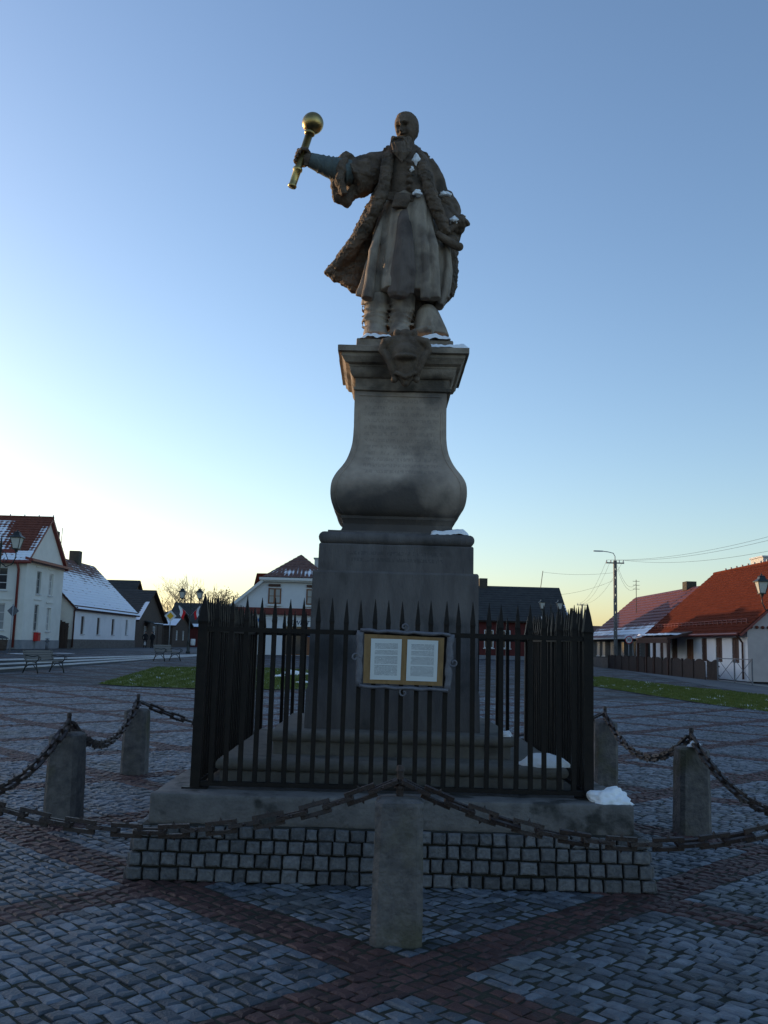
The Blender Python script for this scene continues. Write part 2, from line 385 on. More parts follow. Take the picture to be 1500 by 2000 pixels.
# earth in the joints, just under the tops of the setts
mb = MB(); ys = list(np.arange(2.0, 30.6, .9))
for y in ys:
    h = 0.44*y+2.7
    mb.v += [(-h, y, gz(-h, y)-.011), (0, y, gz(0, y)-.011), (h, y, gz(h, y)-.011)]
for j in range(len(ys)-1):
    for i in range(2): mb.f.append((j*3+i, j*3+i+1, j*3+i+4, j*3+i+3))
o = mb.build('joint_earth', MT['joint'], ground, fix=False)

# ================================================================ MONUMENT BASE (setts + slab)
CX, CY = 0.11, 8.39
base = empty('monument_base', (CX, CY, 0), 'square base of granite setts under a thick weathered concrete slab', 'base')
mb = MB(); rings = []
for z, wd in ((-.05, 3.50), (.345, 3.40)):
    h = wd/2; rings.append([Vector((CX+sx*h, CY+sy*h, z)) for sx, sy in ((-1,-1),(1,-1),(1,1),(-1,1))])
mb.loft(rings); mb.build('mortar_core', MT['mortar'], base)
stones = []
r = random.Random(5)
zrows = [(-.01, .072), (.082, .165), (.175, .255), (.262, .338)]
for side in range(4):
    for ri, (z0, z1) in enumerate(zrows):
        wd = 3.56 - .09*((z0+z1)/2)/.33
        n_ = 33; ws = [r.uniform(.8, 1.25) for _ in range(n_)]; t = sum(ws); u = -wd/2
        for q in ws:
            q = q/t*wd; stones.append((side, u+q/2, q, z0+r.uniform(-.004,.004), z1+r.uniform(-.006,.004), wd/2)); u += q
def stone_mesh(q, h, r):
    """cushion-faced sett: outward is -y"""
    g = .0065; me = bpy.data.meshes.new('sett'); vs_ = []
    prof = [(0, 1.0), (.045, 1.0), (.058, .90), (.064, .68)]
    cor = [(sx*(q/2-g)+r.uniform(-.0035,.0035), sz*(h/2)+r.uniform(-.003,.003)) for sx, sz in ((-1,-1),(0,-1.04),(1,-1),(1.03,0),(1,1),(0,1.04),(-1,1),(-1.03,0))]
    for d, k in prof:
        for x, z in cor: vs_.append((x*k, -d + r.uniform(-.003,.003)*(1 if d > .05 else 0), z*k))
    fs = [tuple(24+i for i in range(8))]
    for a in range(3):
        for i in range(8): fs.append((a*8+i, a*8+(i+1)%8, (a+1)*8+(i+1)%8, (a+1)*8+i))
    me.from_pydata(vs_, [], fs)
    return me
def stone_xf(s):
    side, u, q, z0, z1, h = s
    a = side*math.pi/2
    m = Matrix.Rotation(a, 4, 'Z') @ Matrix.Translation((u, -h+.05, (z0+z1)/2)) @ Matrix.Rotation(-.12, 4, 'X')
    return m
stones.sort(key=lambda s: (Vector((CX, CY, 0)) + stone_xf(s).translation - Vector((0, 0, EYE))).length)
V = []; Fc = []; T = []
for k, s in enumerate(stones):
    me = stone_mesh(s[2], s[4]-s[3], r); xf = stone_xf(s)
    if k < 290:
        add_tint(me, [r.random()]*len(me.vertices)); me.materials.append(MT['plinth_stone'])
        o = bpy.data.objects.new('sett', me); COL.objects.link(o); o.parent = base; o.matrix_basis = xf
    else:
        n0 = len(V); V += [tuple(xf @ v.co) for v in me.vertices]; Fc += [tuple(i+n0 for i in p.vertices) for p in me.polygons]; T += [r.random()]*len(me.vertices)
me = bpy.data.meshes.new('setts'); me.from_pydata(V, [], Fc); add_tint(me, T); me.materials.append(MT['plinth_stone'])
o = bpy.data.objects.new('rear_setts', me); COL.objects.link(o); o.parent = base; o['kind'] = 'stuff'
mb = MB(); h = 3.335/2
mb.box(CX-h, CX+h, CY-h, CY+h, .34, .545); sl = mb.build('slab', MT['concrete'], base)
bevel(sl, .018, 2); rough(sl, 5, .007, 3.0, 2.0); smooth_by_angle(sl, 40)

# ================================================================ PEDESTAL
ped = empty('pedestal', (CX, CY, .545), 'tall sandstone pedestal with moulded steps, plain die, bulging inscribed shaft and cornice', 'pedestal')
def sqloft(prof, cx, cy, n=1):
    """prof: (width, z); square section with n points a side"""
    rings = []
    for wd, z in prof:
        h = wd/2; rg = []
        for (ax, ay), (bx, by) in (((-1,-1),(1,-1)),((1,-1),(1,1)),((1,1),(-1,1)),((-1,1),(-1,-1))):
            for k in range(n):
                t = k/n; rg.append(Vector((cx+(ax+(bx-ax)*t)*h, cy+(ay+(by-ay)*t)*h, z)))
        rings.append(rg)
    return MB().loft(rings)
def dress(o, amp=.003, sc_=5, seed=1.0, deg=30):
    rough(o, 0, amp, sc_, seed); smooth_by_angle(o, deg); return o
def rnd(w0, z0, w1, z1, n=6):                 # quarter-round profile
    return [(w0+(w1-w0)*math.sin(math.pi/2*k/n), z0+(z1-z0)*(1-math.cos(math.pi/2*k/n))) for k in range(n+1)]
def torus(wd, z0, z1, r_, n=8):
    return [(wd-2*r_+2*r_*math.sin(math.pi*k/n), z0+(z1-z0)*(1-math.cos(math.pi*k/n))/2) for k in range(n+1)]
o = sqloft([(2.52,.53),(2.52,.645)]+torus(2.58,.655,.742,.04), CX, CY, 26).build('step', MT['step'], ped); dress(o, .005)
o = sqloft([(1.83,.735),(1.83,.83)]+torus(1.91,.838,.922,.038), CX, CY, 20).build('step', MT['step'], ped); dress(o, .005)
o = sqloft([(1.40,.915),(1.385,1.22),(1.36,1.25),(1.355,2.17),(1.335,2.186)], CX, CY, 16).build('die', MT['die'], ped); dress(o, .004)
o = sqloft([(1.275,2.18),(1.275,2.40),(1.26,2.412)], CX, CY, 14).build('inscription_band', MT['die_c'], ped); dress(o, .004)
o = sqloft(torus(1.285,2.408,2.512,.05)+[(1.14,2.515),(1.14,2.53)], CX, CY, 14).build('torus_moulding', MT['die'], ped); dress(o, .004)
PX2 = .118
# shaft: profile read off the photograph
def bez(p0, p1, p2, p3, n):
    return [tuple(((1-t)**3*a + 3*(1-t)**2*t*b + 3*(1-t)*t*t*c + t**3*d) for a, b, c, d in zip(p0, p1, p2, p3)) for t in [k/n for k in range(1, n+1)]]
prof = [(.98,2.52),(.94,2.555),(.915,2.60),(.945,2.635),(.965,2.645),(.965,2.668),(.99,2.675)]
prof += bez((.99,2.675),(1.10,2.70),(1.165,2.80),(1.135,2.92), 12)
prof += bez((1.135,2.92),(1.09,3.06),(.83,3.10),(.805,3.36), 14)
prof += [(.80,3.45),(.80,3.60),(.80,3.772)]
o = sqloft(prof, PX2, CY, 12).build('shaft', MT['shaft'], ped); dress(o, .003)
# raised border that follows the shaft outline on its front
for sx in (-1, 1):
    pts = []
    for (wd, z) in prof[7:-1]:
        pts.append((PX2+sx*(wd/2-.045), CY-wd/2-.001, z))
    mbb = MB(); mbb.tube(pts, .006, 6); mbb.build('border', MT['shaft'], ped)
mbb = MB(); mbb.tube([(PX2-.355, CY-.401, 3.73), (PX2+.355, CY-.401, 3.73)], .006, 6); mbb.build('border', MT['shaft'], ped)
prof = [(.80,3.765),(.845,3.775),(.845,3.80),(.82,3.805),(.82,3.88)] + rnd(.82,3.88,.92,3.965) + [(.93,3.97),(.93,3.985)]
prof += [(1.00,4.00),(1.035,4.03),(1.06,4.045),(1.06,4.072),(1.125,4.08),(1.125,4.128),(1.09,4.136),(.7,4.14)]
o = sqloft(prof, CX+.02, CY, 14).build('cornice', MT['cornice'], ped); dress(o, .004)
# mask cartouche on the cornice
def q(px, py, dy=0.0): return onY(px, py, CY+dy)
def loft_px(mb, rows, n=40, fold=None):
    rings = []
    for i, (py, xl, xr, dy, th) in enumerate(rows):
        a = q(xl, py, dy); b = q(xr, py, dy); c = (a+b)/2; hw = abs(b.x-a.x)/2
        rg = []
        for k in range(n):
            t = 2*math.pi*k/n; f = 1.0 if fold is None else fold(t, i/(len(rows)-1))
            rg.append(Vector((c.x+hw*math.cos(t)*f, c.y+th/2*math.sin(t)*f, c.z)))
        rings.append(rg)
    mb.loft(rings)
def tube_px(mb, pts, rad, n=12, flat=1.0):
    mb.tube([q(*p) for p in pts], rad, n, True, flat)
D = -.60
mb = MB()
loft_px(mb, [(660,762,816,D,.10),(668,746,836,D,.14),(684,748,834,D,.15),(700,758,826,D,.16),(716,768,820,D,.15),(730,774,812,D,.12),(742,778,806,D,.08),(754,786,798,D,.05)], 24)
mb.ball(q(792, 690, D-.05), (.11,.07,.09)); mb.ball(q(792, 655, D), (.06,.06,.055)); mb.ball(q(776,652,D),(.035,.04,.04)); mb.ball(q(808,652,D),(.035,.04,.04))
for sx in (-1, 1):
    tube_px(mb, [(792+sx*20, 662, D-.03), (792+sx*40, 668, D-.05), (792+sx*46, 684, D-.03), (792+sx*34, 702, D-.04), (792+sx*26, 722, D-.03), (792+sx*20, 744, D)], [.03,.04,.035,.03,.028,.02])
    mb.ball(q(792+sx*22, 742, D-.01), (.03,.03,.028))
mb.ball(q(792,698,D-.07),(.10,.08,.03)); mb.ball(q(792,750,D-.01),(.03,.03,.025)); tube_px(mb,[(772,727,D-.05),(792,737,D-.06),(812,727,D-.05)],.018)
me = remesh(mb, .007, 3); mesh_obj('mask_cartouche', me, MT['statue_dark'], ped)
# ================================================================ STATUE
FT = q(790, 655, -.1)
st = empty('statue', (CX+.03, CY, 4.135), 'dark sandstone statue of a bearded man in a fur-trimmed coat with one arm raised', 'statue')
mb = MB(); mb.box(CX+.03-.422, CX+.03+.422, CY-.42, CY+.42, 4.135, 4.238); o = mb.build('foot_block', MT['cornice'], st); bevel(o, .012, 2); rough(o, 3, .006, 5); smooth_by_angle(o, 40)
# legs and boots
mb = MB()
loft_px(mb, [(580,710,764,-.16,.26),(600,712,762,-.17,.25),(620,711,757,-.17,.23),(640,713,755,-.18,.22),(652,709,758,-.20,.28),(658,709,760,-.21,.30)], 24)
loft_px(mb, [(580,762,812,-.20,.26),(600,764,810,-.20,.25),(620,762,805,-.20,.23),(638,762,800,-.21,.22),(650,760,802,-.24,.30),(657,760,803,-.25,.32)], 24)
for k in range(6):
    for (xl, xr, dy) in ((710,760,-.17),(762,807,-.20)):
        py = 602+k*8; a = q((xl+xr)/2, py, dy); hw = (xr-xl)*.0026
        mb.tube([a+Vector((hw*math.cos(t)*1.0, .118*math.sin(t), .016*math.sin(t*2+k*1.7))) for t in [2*math.pi*j/16 for j in range(17)]], .0065, 6)
me = remesh(mb, .008, 2); mesh_obj('boots', me, MT['statue_pale'], st)
mb = MB(); loft_px(mb, [(585,742,850,.10,.4),(620,745,850,.08,.4),(656,742,858,.06,.44)], 30)
me = remesh(mb, .012, 1)
for v in me.vertices: v.co += noise.noise_vector(v.co*16)*.022
mesh_obj('support_stump', me, MT['statue_dark'], st)
# helmet lying at the feet
mb = MB(); loft_px(mb, [(596,832,838,-.16,.05),(600,822,848,-.16,.16),(610,814,857,-.17,.24),(625,810,864,-.17,.28),(642,809,872,-.18,.30),(658,808,878,-.18,.32)], 30)
tube_px(mb, [(808,646,-.25),(835,640,-.36),(872,648,-.25)], .018); tube_px(mb, [(836,598,-.16),(842,628,-.33),(846,655,-.35)], .012)
me = remesh(mb, .008, 2); mesh_obj('helmet', me, MT['statue_pale'], st)
# long robe with deep pleats
def pleat(t, s):
    a = .035 + .20*s
    g = math.cos(7*t+1.2) + .6*math.cos(11*t+.4+1.5*s) + .35*math.cos(17*t-.7)
    return 1 + a*.62*(g if g > 0 else g*1.25) - .02*s
mb = MB()
loft_px(mb, [(384,756,846,-.04,.40),(396,752,850,-.05,.44),(430,742,856,-.06,.50),(465,734,860,-.07,.54),(500,728,860,-.08,.54),(535,720,862,-.08,.56),(562,713,864,-.08,.58),(578,708,866,-.08,.59),(586,708,867,-.08,.59)], 140, pleat)
tube_px(mb, [(834,405,-.20),(846,480,-.30),(848,540,-.31),(850,584,-.32)], [.008,.045,.05,.052])
tube_px(mb, [(752,405,-.16),(730,490,-.28),(722,550,-.29),(717,584,-.31)], [.008,.045,.052,.055])
tube_px(mb, [(818,400,-.22),(830,480,-.34),(832,540,-.35),(830,584,-.36)], [.006,.034,.042,.045])
loft_px(mb, [(480,866,880,-.10,.16),(530,864,884,-.10,.18),(570,858,880,-.12,.2),(600,850,866,-.14,.2)], 20)
me = remesh(mb, .008, 2)
for v in me.vertices: v.co += noise.noise_vector(v.co*9)*.006
mesh_obj('robe', me, MT['statue_pale'], st)
MT['statue_mid'] = mat('statue_stained_sandstone', (.10,.078,.066), (.19,.15,.125), .85, 5, .35, 50, stain=(4,.52,.66,(.06,.045,.04),.7), stretch=(1.6,1.6,.45))
mb = MB()
# a turned-up fold hanging down the middle of the front
loft_px(mb, [(400,784,794,-.27,.04),(430,776,800,-.335,.09),(470,772,802,-.36,.10),(520,764,806,-.385,.12),(556,758,806,-.37,.14),(574,756,800,-.37,.15),(581,762,794,-.37,.10)], 24)
tube_px(mb, [(790,402,-.24),(786,470,-.40),(782,540,-.43),(778,578,-.42)], [.005,.022,.028,.02]); tube_px(mb, [(800,410,-.24),(803,470,-.36),(806,530,-.39),(804,574,-.38)], [.004,.022,.03,.02])
me = remesh(mb, .008, 2)
mesh_obj('front_fold', me, MT['statue_mid'], st)
# torso in a buttoned jacket with a sash, shoulders, neck, both upper arms
mb = MB()
loft_px(mb, [(286,772,808,-.02,.22),(296,758,822,-.01,.32),(308,746,834,-.01,.40),(325,742,842,-.02,.44),(345,746,848,-.04,.45),(362,750,850,-.05,.44),(380,752,852,-.05,.43),(396,752,856,-.05,.45)], 48)
tube_px(mb, [(752,325,0),(730,326,-.03),(705,336,-.08),(682,345,-.12)], [.135,.135,.125,.12], 20)
tube_px(mb, [(828,322,0),(845,350,.02),(858,388,.04),(866,412,.05)], [.105,.11,.10,.095], 20)
tube_px(mb, [(866,412,.05),(870,432,-.06),(874,446,-.12)], [.095,.085,.075], 16)
for k in range(3): tube_px(mb, [(754-k*1, 376+k*6, -.25),(790, 381+k*5.5, -.275),(848+k*1, 386+k*6, -.22)], .014, 8)
loft_px(mb, [(378,772,802,-.31,.07),(392,768,802,-.33,.08),(406,764,794,-.33,.07)], 16)
for k in range(5):
    c = q(801-k*.5, 318+k*12, -.26-.006*k); mb.ball(c, (.034,.034,.024), 10, 6); tube_px(mb, [(782,320+k*12,-.235),(800,319+k*12,-.252),(822,321+k*12,-.225)], .007, 6)
me = remesh(mb, .008, 2)
for v in me.vertices:
    v.co += noise.noise_vector(v.co*11)*.007
mesh_obj('torso', me, MT['statue_dark'], st)
# the big hanging sleeve and its rolled fur cuff on the raised arm
mb = MB()
for py, px, ra in ((0,0,0),): pass
tube_px(mb, [(742,330,0),(722,338,-.04),(700,348,-.09),(684,354,-.12)], [.15,.165,.175,.16], 24)
tube_px(mb, [(690,318,-.12),(676,306,-.13),(662,318,-.15),(655,340,-.16),(656,364,-.15),(664,384,-.14),(676,392,-.12),(686,380,-.10),(694,356,-.06)], [.055,.06,.058,.05,.055,.06,.062,.06,.05], 14)
tube_px(mb, [(676,312,-.22),(666,330,-.25),(664,355,-.25),(672,380,-.22)], [.04,.05,.05,.04], 12)
me = remesh(mb, .008, 2)
for v in me.vertices: v.co += noise.noise_vector(v.co*14)*.020 + noise.noise_vector(v.co*40)*.008
mesh_obj('sleeve', me, MT['statue_dark'], st)
mb = MB(); tube_px(mb, [(688,338,-.13),(665,334,-.16),(640,326,-.19),(615,316,-.22),(604,312,-.235)], [.118,.108,.092,.074,.066], 20)
for k in range(7): 
    c = q(676-k*9, 337-k*2.9, -.145-k*.011); rr = .116-.0065*k
    mb.tube([c+Vector((.012*math.sin(t*2+k), rr*math.cos(t), rr*math.sin(t))) for t in [2*math.pi*j/18 for j in range(19)]], .011, 6)
me = remesh(mb, .008, 2); mesh_obj('forearm', me, MT['bronze'], st)
# fists: palm, four curled fingers and a thumb closed round what they hold
def fist(mb, c, axis, back, r_):
    axis = Vector(axis).normalized(); back = Vector(back); back = (back - axis*back.dot(axis)).normalized(); sd_ = axis.cross(back)
    mb.ball(c + back*.052, (.052,.05,.058), 14, 8)
    for k in range(4):
        o_ = c + axis*(-.052+.035*k); ln = (205, 235, 240, 215)[k]
        pts = [o_ + (back*math.cos(math.radians(a)) + sd_*math.sin(math.radians(a)))*(r_+.016) for a in range(-25, ln, 20)]
        mb.tube(pts, [.019]*(len(pts)-3)+[.018,.017,.014], 8)
    pts = [c + axis*.055 + back*.05, c + axis*.062 - sd_*(r_+.02) + back*.01, c + axis*.05 - sd_*(r_+.012) - back*(r_*.7), c + axis*.035 - back*(r_+.016)]
    mb.tube(pts, [.024,.021,.019,.015], 8)
mb = MB(); MA = q(570, 366, -.26); MBp = q(611, 241, -.26); ax = (MBp-MA).normalized()
HC = q(590, 307, -.26); fist(mb, HC, ax, (1, .25, 0), .036); tube_px(mb, [(612,315,-.225),(600,311,-.24)], [.062,.055], 14)
me = remesh(mb, .005, 2); mesh_obj('raised_hand', me, MT['statue_dark'], st)
# the arm on the hip: bunched sleeve, cuff and a fist on the sabre hilt
mb = MB()
tube_px(mb, [(846,372,.06),(866,384,.08),(880,404,.08),(884,424,.05),(878,440,0)], [.07,.085,.09,.08,.07], 16)
mb.ball(q(868, 397, .03), (.085,.10,.085), 14, 10); mb.ball(q(876, 418, .0), (.075,.09,.075), 14, 10); tube_px(mb, [(872,400,.0),(884,420,-.02),(880,440,-.06),(866,452,-.08)], .045, 12)
for k in range(5): tube_px(mb, [(858+k*3,452+k*4,-.16),(880+k*3,454+k*5,-.14),(898-k*1.5,448+k*8,-.08)], .022, 8)
loft_px(mb, [(436,866,905,-.04,.2),(455,862,902,-.03,.24),(475,858,896,-.02,.24),(492,860,893,0,.22)], 24)
me = remesh(mb, .008, 2)
for v in me.vertices: v.co += noise.noise_vector(v.co*15)*.018
mesh_obj('bunched_sleeve', me, MT['statue_dark'], st)
mb = MB(); SA = q(872, 452, -.2); SBp = q(908, 428, -.16); fist(mb, q(897, 437, -.16), (SBp-SA), (-.3, .5, -.6), .034)
mb.tube([SA, SBp], .03, 10); mb.ball(q(899, 437, -.15), (.062,.06,.055), 14, 10); mb.ball(q(886, 446, -.12), (.06,.07,.055), 14, 10)
me = remesh(mb, .006, 2); mesh_obj('hip_hand', me, MT['statue_dark'], st)
mb = MB(); tube_px(mb, [(852,455,-.24),(864,464,-.24),(885,477,-.22),(896,482,-.2)], [.030,.036,.042,.038], 12); mb.ball(q(897,482,-.2), .04, 12, 8)
me = remesh(mb, .007, 2); mesh_obj('sabre_scabbard', me, MT['statue_dark'], st)
# fur-lined coat: wide left panel, right panel, thick fur edges and collar
mb = MB()
loft_px(mb, [(302,742,770,.06,.22),(330,738,770,.06,.34),(360,735,768,.05,.42),(390,726,762,.05,.46),(420,710,758,.06,.46),(450,694,754,.08,.42),(480,676,742,.13,.30),(505,656,732,.13,.28),(525,640,724,.13,.24),(536,632,716,.13,.20),(548,650,710,.13,.18),(560,676,706,.12,.16),(570,684,700,.12,.10)], 44)
loft_px(mb, [(480,858,894,.05,.28),(505,858,894,.06,.32),(535,860,894,.06,.34),(560,860,892,.06,.33),(576,856,886,.05,.3),(590,848,872,.03,.25),(600,846,862,.02,.18)], 36)
loft_px(mb, [(300,750,836,.16,.20),(340,742,850,.20,.24),(400,735,870,.22,.28),(460,720,885,.24,.32),(520,700,890,.24,.34),(570,700,880,.22,.30),(590,712,866,.2,.24)], 40)
tube_px(mb, [(766,296,-.16),(758,312,-.22),(754,335,-.25),(750,360,-.27),(744,385,-.27),(732,410,-.25),(716,438,-.20),(700,466,-.12),(680,496,-.02),(656,522,.06)], [.045,.055,.058,.056,.056,.058,.062,.066,.07,.06], 14)
tube_px(mb, [(812,298,-.16),(820,315,-.22),(828,338,-.25),(836,362,-.27),(845,388,-.27),(855,414,-.26),(864,438,-.24),(872,458,-.2)], [.04,.05,.055,.055,.056,.058,.055,.045], 14)
tube_px(mb, [(757,298,-.10),(768,292,.06),(790,288,.12),(812,296,.06),(818,304,-.08)], [.045,.05,.05,.05,.045], 12)
me = remesh(mb, .009, 2)
for v in me.vertices:
    p = v.co; v.co += noise.noise_vector(Vector((p.x*13, p.y*13, p.z*26)))*.014 + noise.noise_vector(p*45)*.011
mesh_obj('fur_coat', me, MT['statue_dark'], st)
# head: turned to the viewer's left
HCn = q(794, 252, -.12); yaw = math.radians(-27)
def head_mesh():
    mb_ = MB(); n, m = 120, 90; rings = []
    def g(d, c, s, s2=None): 
        s2 = s2 or s; return math.exp(-((d[0]-c[0])**2/(2*s*s)+(d[2]-c[1])**2/(2*s2*s2))) if d[1] < 0 else 0.0
    for i in range(m+1):
        a = max(-1.56, min(1.56, -math.pi/2+math.pi*i/m)); rg = []
        for k in range(n):
            t = 2*math.pi*k/n; d = (math.cos(a)*math.cos(t), math.cos(a)*math.sin(t), math.sin(a))
            rr = 1.0 - .05*g(d, (0,-.05), .6, .12)
            rr += .05*g(d, (0,.55), .4)                                    # forehead
            for sx in (-1, 1):
                rr += .17*g(d, (sx*.30,.20), .16, .055)                    # brow ridge
                rr -= .40*g(d, (sx*.33,.04), .16, .09); rr += .12*g(d, (sx*.33,.02), .07, .045)   # socket, eyeball
                rr += .13*g(d, (sx*.52,-.20), .13, .12)                    # cheek bone
                rr += .16*g(d, (sx*.15,-.37), .12, .045)                   # moustache
                e = math.exp(-((d[1]-.08)**2/.010+(d[2]+.02)**2/.035)) if d[0]*sx > 0 else 0
                rr += .20*e - .10*(math.exp(-((d[1]-.06)**2/.003+(d[2]+.0)**2/.010)) if d[0]*sx > 0 else 0)
            rr += .20*g(d, (0,.06), .055, .14) + .40*g(d, (0,-.17), .075, .085) + .12*(g(d, (.10,-.20), .04)+g(d, (-.10,-.20), .04))   # nose
            rr -= .16*g(d, (0,-.46), .16, .03); rr += .12*g(d, (0,-.54), .12, .045)       # mouth, lower lip
            if (d[1] > .15 and d[2] > -.45) or d[2] > .75: rr += .05 + .035*noise.noise(Vector(d)*12)
            rg.append(Vector((d[0]*.104*rr*(1+.20*d[2]), d[1]*(.122 if d[1] < 0 else .122+.035*d[1])*rr*(1+(.10 if d[1] < 0 else .22)*d[2]), math.copysign(abs(d[2])**.88, d[2])*.142*rr)))
        rings.append(rg)
    mb_.loft(rings); return mb_
hm = head_mesh(); R3 = Matrix.Translation(HCn) @ Matrix.Rotation(yaw, 4, 'Z') @ Matrix.Rotation(math.radians(15), 4, 'X')
hm.v = [tuple(R3 @ Vector(p)) for p in hm.v]
loft_px(hm, [(262,780,808,-.05,.18),(285,776,810,-.03,.22),(300,766,818,-.02,.26)], 24)
me = remesh(hm, .0045, 1); mesh_obj('head', me, MT['statue_dark'], st)
mb = MB()
loft_px(mb, [(270,780,797,-.16,.06),(276,772,802,-.17,.14),(284,770,802,-.18,.17),(292,770,800,-.20,.17),(300,773,797,-.225,.14),(308,777,793,-.25,.09),(314,782,789,-.265,.04)], 90, lambda t, s: 1+.10*math.cos(9*t+2.5*s)+.06*math.cos(17*t+1))
rbd = random.Random(6)
for k in range(26):                                   # long wavy locks from the jaw line down to the tip
    t = k/25.0; x0_ = 767+42*t; y0_ = 266+9*math.sin(math.pi*min(1, t*1.25)) - 9*max(0, t-.6)/.4; d0 = -.235+.02*abs(t-.35)*2 + .11*max(0, t-.55)/.45
    x1_ = 784+(x0_-787)*.93+rbd.uniform(-1.5,1.5); x2_ = 784+(x0_-787)*.70+rbd.uniform(-2,2); x3_ = 785+(x0_-787)*.28+rbd.uniform(-2,2); y3_ = 316-9*abs(t-.45)*2+rbd.uniform(-3,3); bul = .055*(1-abs(t-.42)*1.5)
    tube_px(mb, [(x0_, y0_, d0), (x1_+2*math.sin(k*1.9), 280, d0-bul*.9-.012), (x2_+2*math.sin(k*1.9+2), 297, -.265-bul), (x3_, y3_, -.275-bul*.6)], [.011,.0155,.0145,.005], 8)
for sx in (-1, 1): tube_px(mb, [(779,268,-.285),(779+sx*7,269,-.28),(779+sx*14,275,-.26),(779+sx*17,284,-.25)], [.010,.015,.013,.006], 8)
me = remesh(mb, .004, 0)
for v in me.vertices:
    p = v.co; v.co += noise.noise_vector(Vector((p.x*40, p.y*40, p.z*10)))*.008
mesh_obj('beard', me, MT['statue_dark'], st)

# mace
mc = empty('mace', MA, 'gilded mace with a round ball head gripped in the raised fist', 'mace')
mb = MB(); mb.tube([MA, MA+ax*.015, MA+ax*.03, MA+ax*.16, MA+ax*.17, MA+ax*.19, MA+ax*.20, MBp-ax*.06], [.036,.042,.034,.036,.044,.044,.034,.036], 18); mb.build('shaft', MT['gold'], mc, smooth=True)
bpt = MB(); bpt.ball(MBp, .099, 32, 20); bpt.build('ball', MT['gold'], mc, smooth=True)
bpt = MB(); bpt.tube([MBp-ax*.125, MBp-ax*.11, MBp-ax*.09, MBp-ax*.075], [.036,.05,.05,.04], 18); bpt.build('collar', MT['gold'], mc, smooth=True)

# ================================================================ FENCE
FW = 2.81/2; FZ = .545
fence = empty('iron_fence', (CX, CY, FZ), 'black iron railing of pointed bars enclosing the pedestal', 'fence')
def bar_mesh(wd, z1, tip):
    m_ = MB(); h = wd/2
    m_.loft([[Vector((sx*k, sy*k, z)) for sx, sy in ((-1,-1),(1,-1),(1,1),(-1,1))] for k, z in ((h, 0),(h, z1-tip-.02),(h*1.12, z1-tip),(h*.62, z1-tip*.45),(h*.08, z1))])
    me = bpy.data.meshes.new('bar'); me.from_pydata(m_.v, [], m_.f); me.materials.append(MT['iron']); return me
bm1 = bar_mesh(.033, 1.345, .17); bp1 = bar_mesh(.068, 1.385, .20)
rb = random.Random(2)
for sx, sy in ((-1,-1),(1,-1),(1,1),(-1,1)):
    o = bpy.data.objects.new('corner_post', bp1); COL.objects.link(o); o.parent = fence; o.location = (sx*FW, sy*FW, .0)
NB = 27
for side in range(4):
    for k in range(1, NB):
        t = -FW + 2*FW*k/NB + rb.uniform(-.004,.004); a = side*math.pi/2
        o = bpy.data.objects.new('bar', bm1); COL.objects.link(o); o.parent = fence
        o.location = (t*math.cos(a)+FW*math.sin(a), t*math.sin(a)-FW*math.cos(a), .03)
        o.rotation_euler = (rb.uniform(-.006,.006), rb.uniform(-.008,.008), a+rb.uniform(-.05,.05)); o.scale = (1, 1, rb.uniform(.992,1.006))
for side in range(4):
    for z, hh, dd in ((.022,.03,.05),(1.115,.034,.046)):
        m_ = MB(); m_.box(-FW+.035, FW-.035, -FW-dd/2, -FW+dd/2, z, z+hh, Matrix.Translation((CX, CY, FZ)) @ Matrix.Rotation(side*math.pi/2, 4, 'Z')); m_.build('rail', MT['iron'], fence)
for sx, sy in ((-1,-1),(1,-1),(1,1),(-1,1)):
    m_ = MB(); m_.box(CX+sx*FW-.09, CX+sx*FW+.09, CY+sy*FW-.05, CY+sy*FW+.05, FZ-.001, FZ+.012); m_.build('foot_plate', MT['iron'], fence)

# ================================================================ NOTICE BOARD on the fence
NY = CY-FW-.055
bw = empty('notice_board', (.2, NY, 1.2), 'wooden notice board in a grey metal scroll frame hung on the railing', 'notice board')
MT['board'] = mat('plywood_board', (.20,.115,.045), (.29,.18,.075), .6, 9, .1, stretch=(3,1,1))
MT['lead'] = mat('grey_metal_frame', (.10,.10,.12), (.17,.17,.19), .5, 22, .3, spec=.5)
def npx(px, py, dy=0.0): return onY(px, py, NY+dy)
mb = MB(); mb.poly([npx(712,1238,-.012), npx(868,1246,-.012), npx(864,1340,-.012), npx(709,1334,-.012)], (0,.02,0)); mb.build('panel', MT['board'], bw)
# frame: soft, uneven pressed-metal border
def wob(a, b, k, n=10):
    return [a.lerp(b, i/n)+Vector((.004*math.sin(i*1.7+k), 0, .005*math.sin(i*2.3+k*2))) for i in range(n+1)]
cs = [npx(704,1231), npx(880,1240), npx(874,1348), npx(701,1340)]
for k in range(4):
    mb = MB(); pts = wob(cs[k], cs[(k+1)%4], k); mb.tube(pts, [.026+.004*math.sin(i*1.9+k) for i in range(len(pts))], 10, True, .55); mb.build('frame', MT['lead'], bw, smooth=True)
def scroll(c, ang, s=1.0):
    mb_ = MB(); pts = []
    for i in range(26):
        t = i/25*4.2*math.pi/2; rr = .034*s*(1-i/30); pts.append(c+Vector((math.cos(t+ang)*rr, -.006, math.sin(t+ang)*rr)))
    mb_.tube(pts, .0065, 8); mb_.build('scroll', MT['lead'], bw, smooth=True)
for (px, py, an) in ((790,1225,-1.6),(788,1353,1.6),(694,1284,0),(886,1294,3.1)): scroll(npx(px, py, -.004), an)
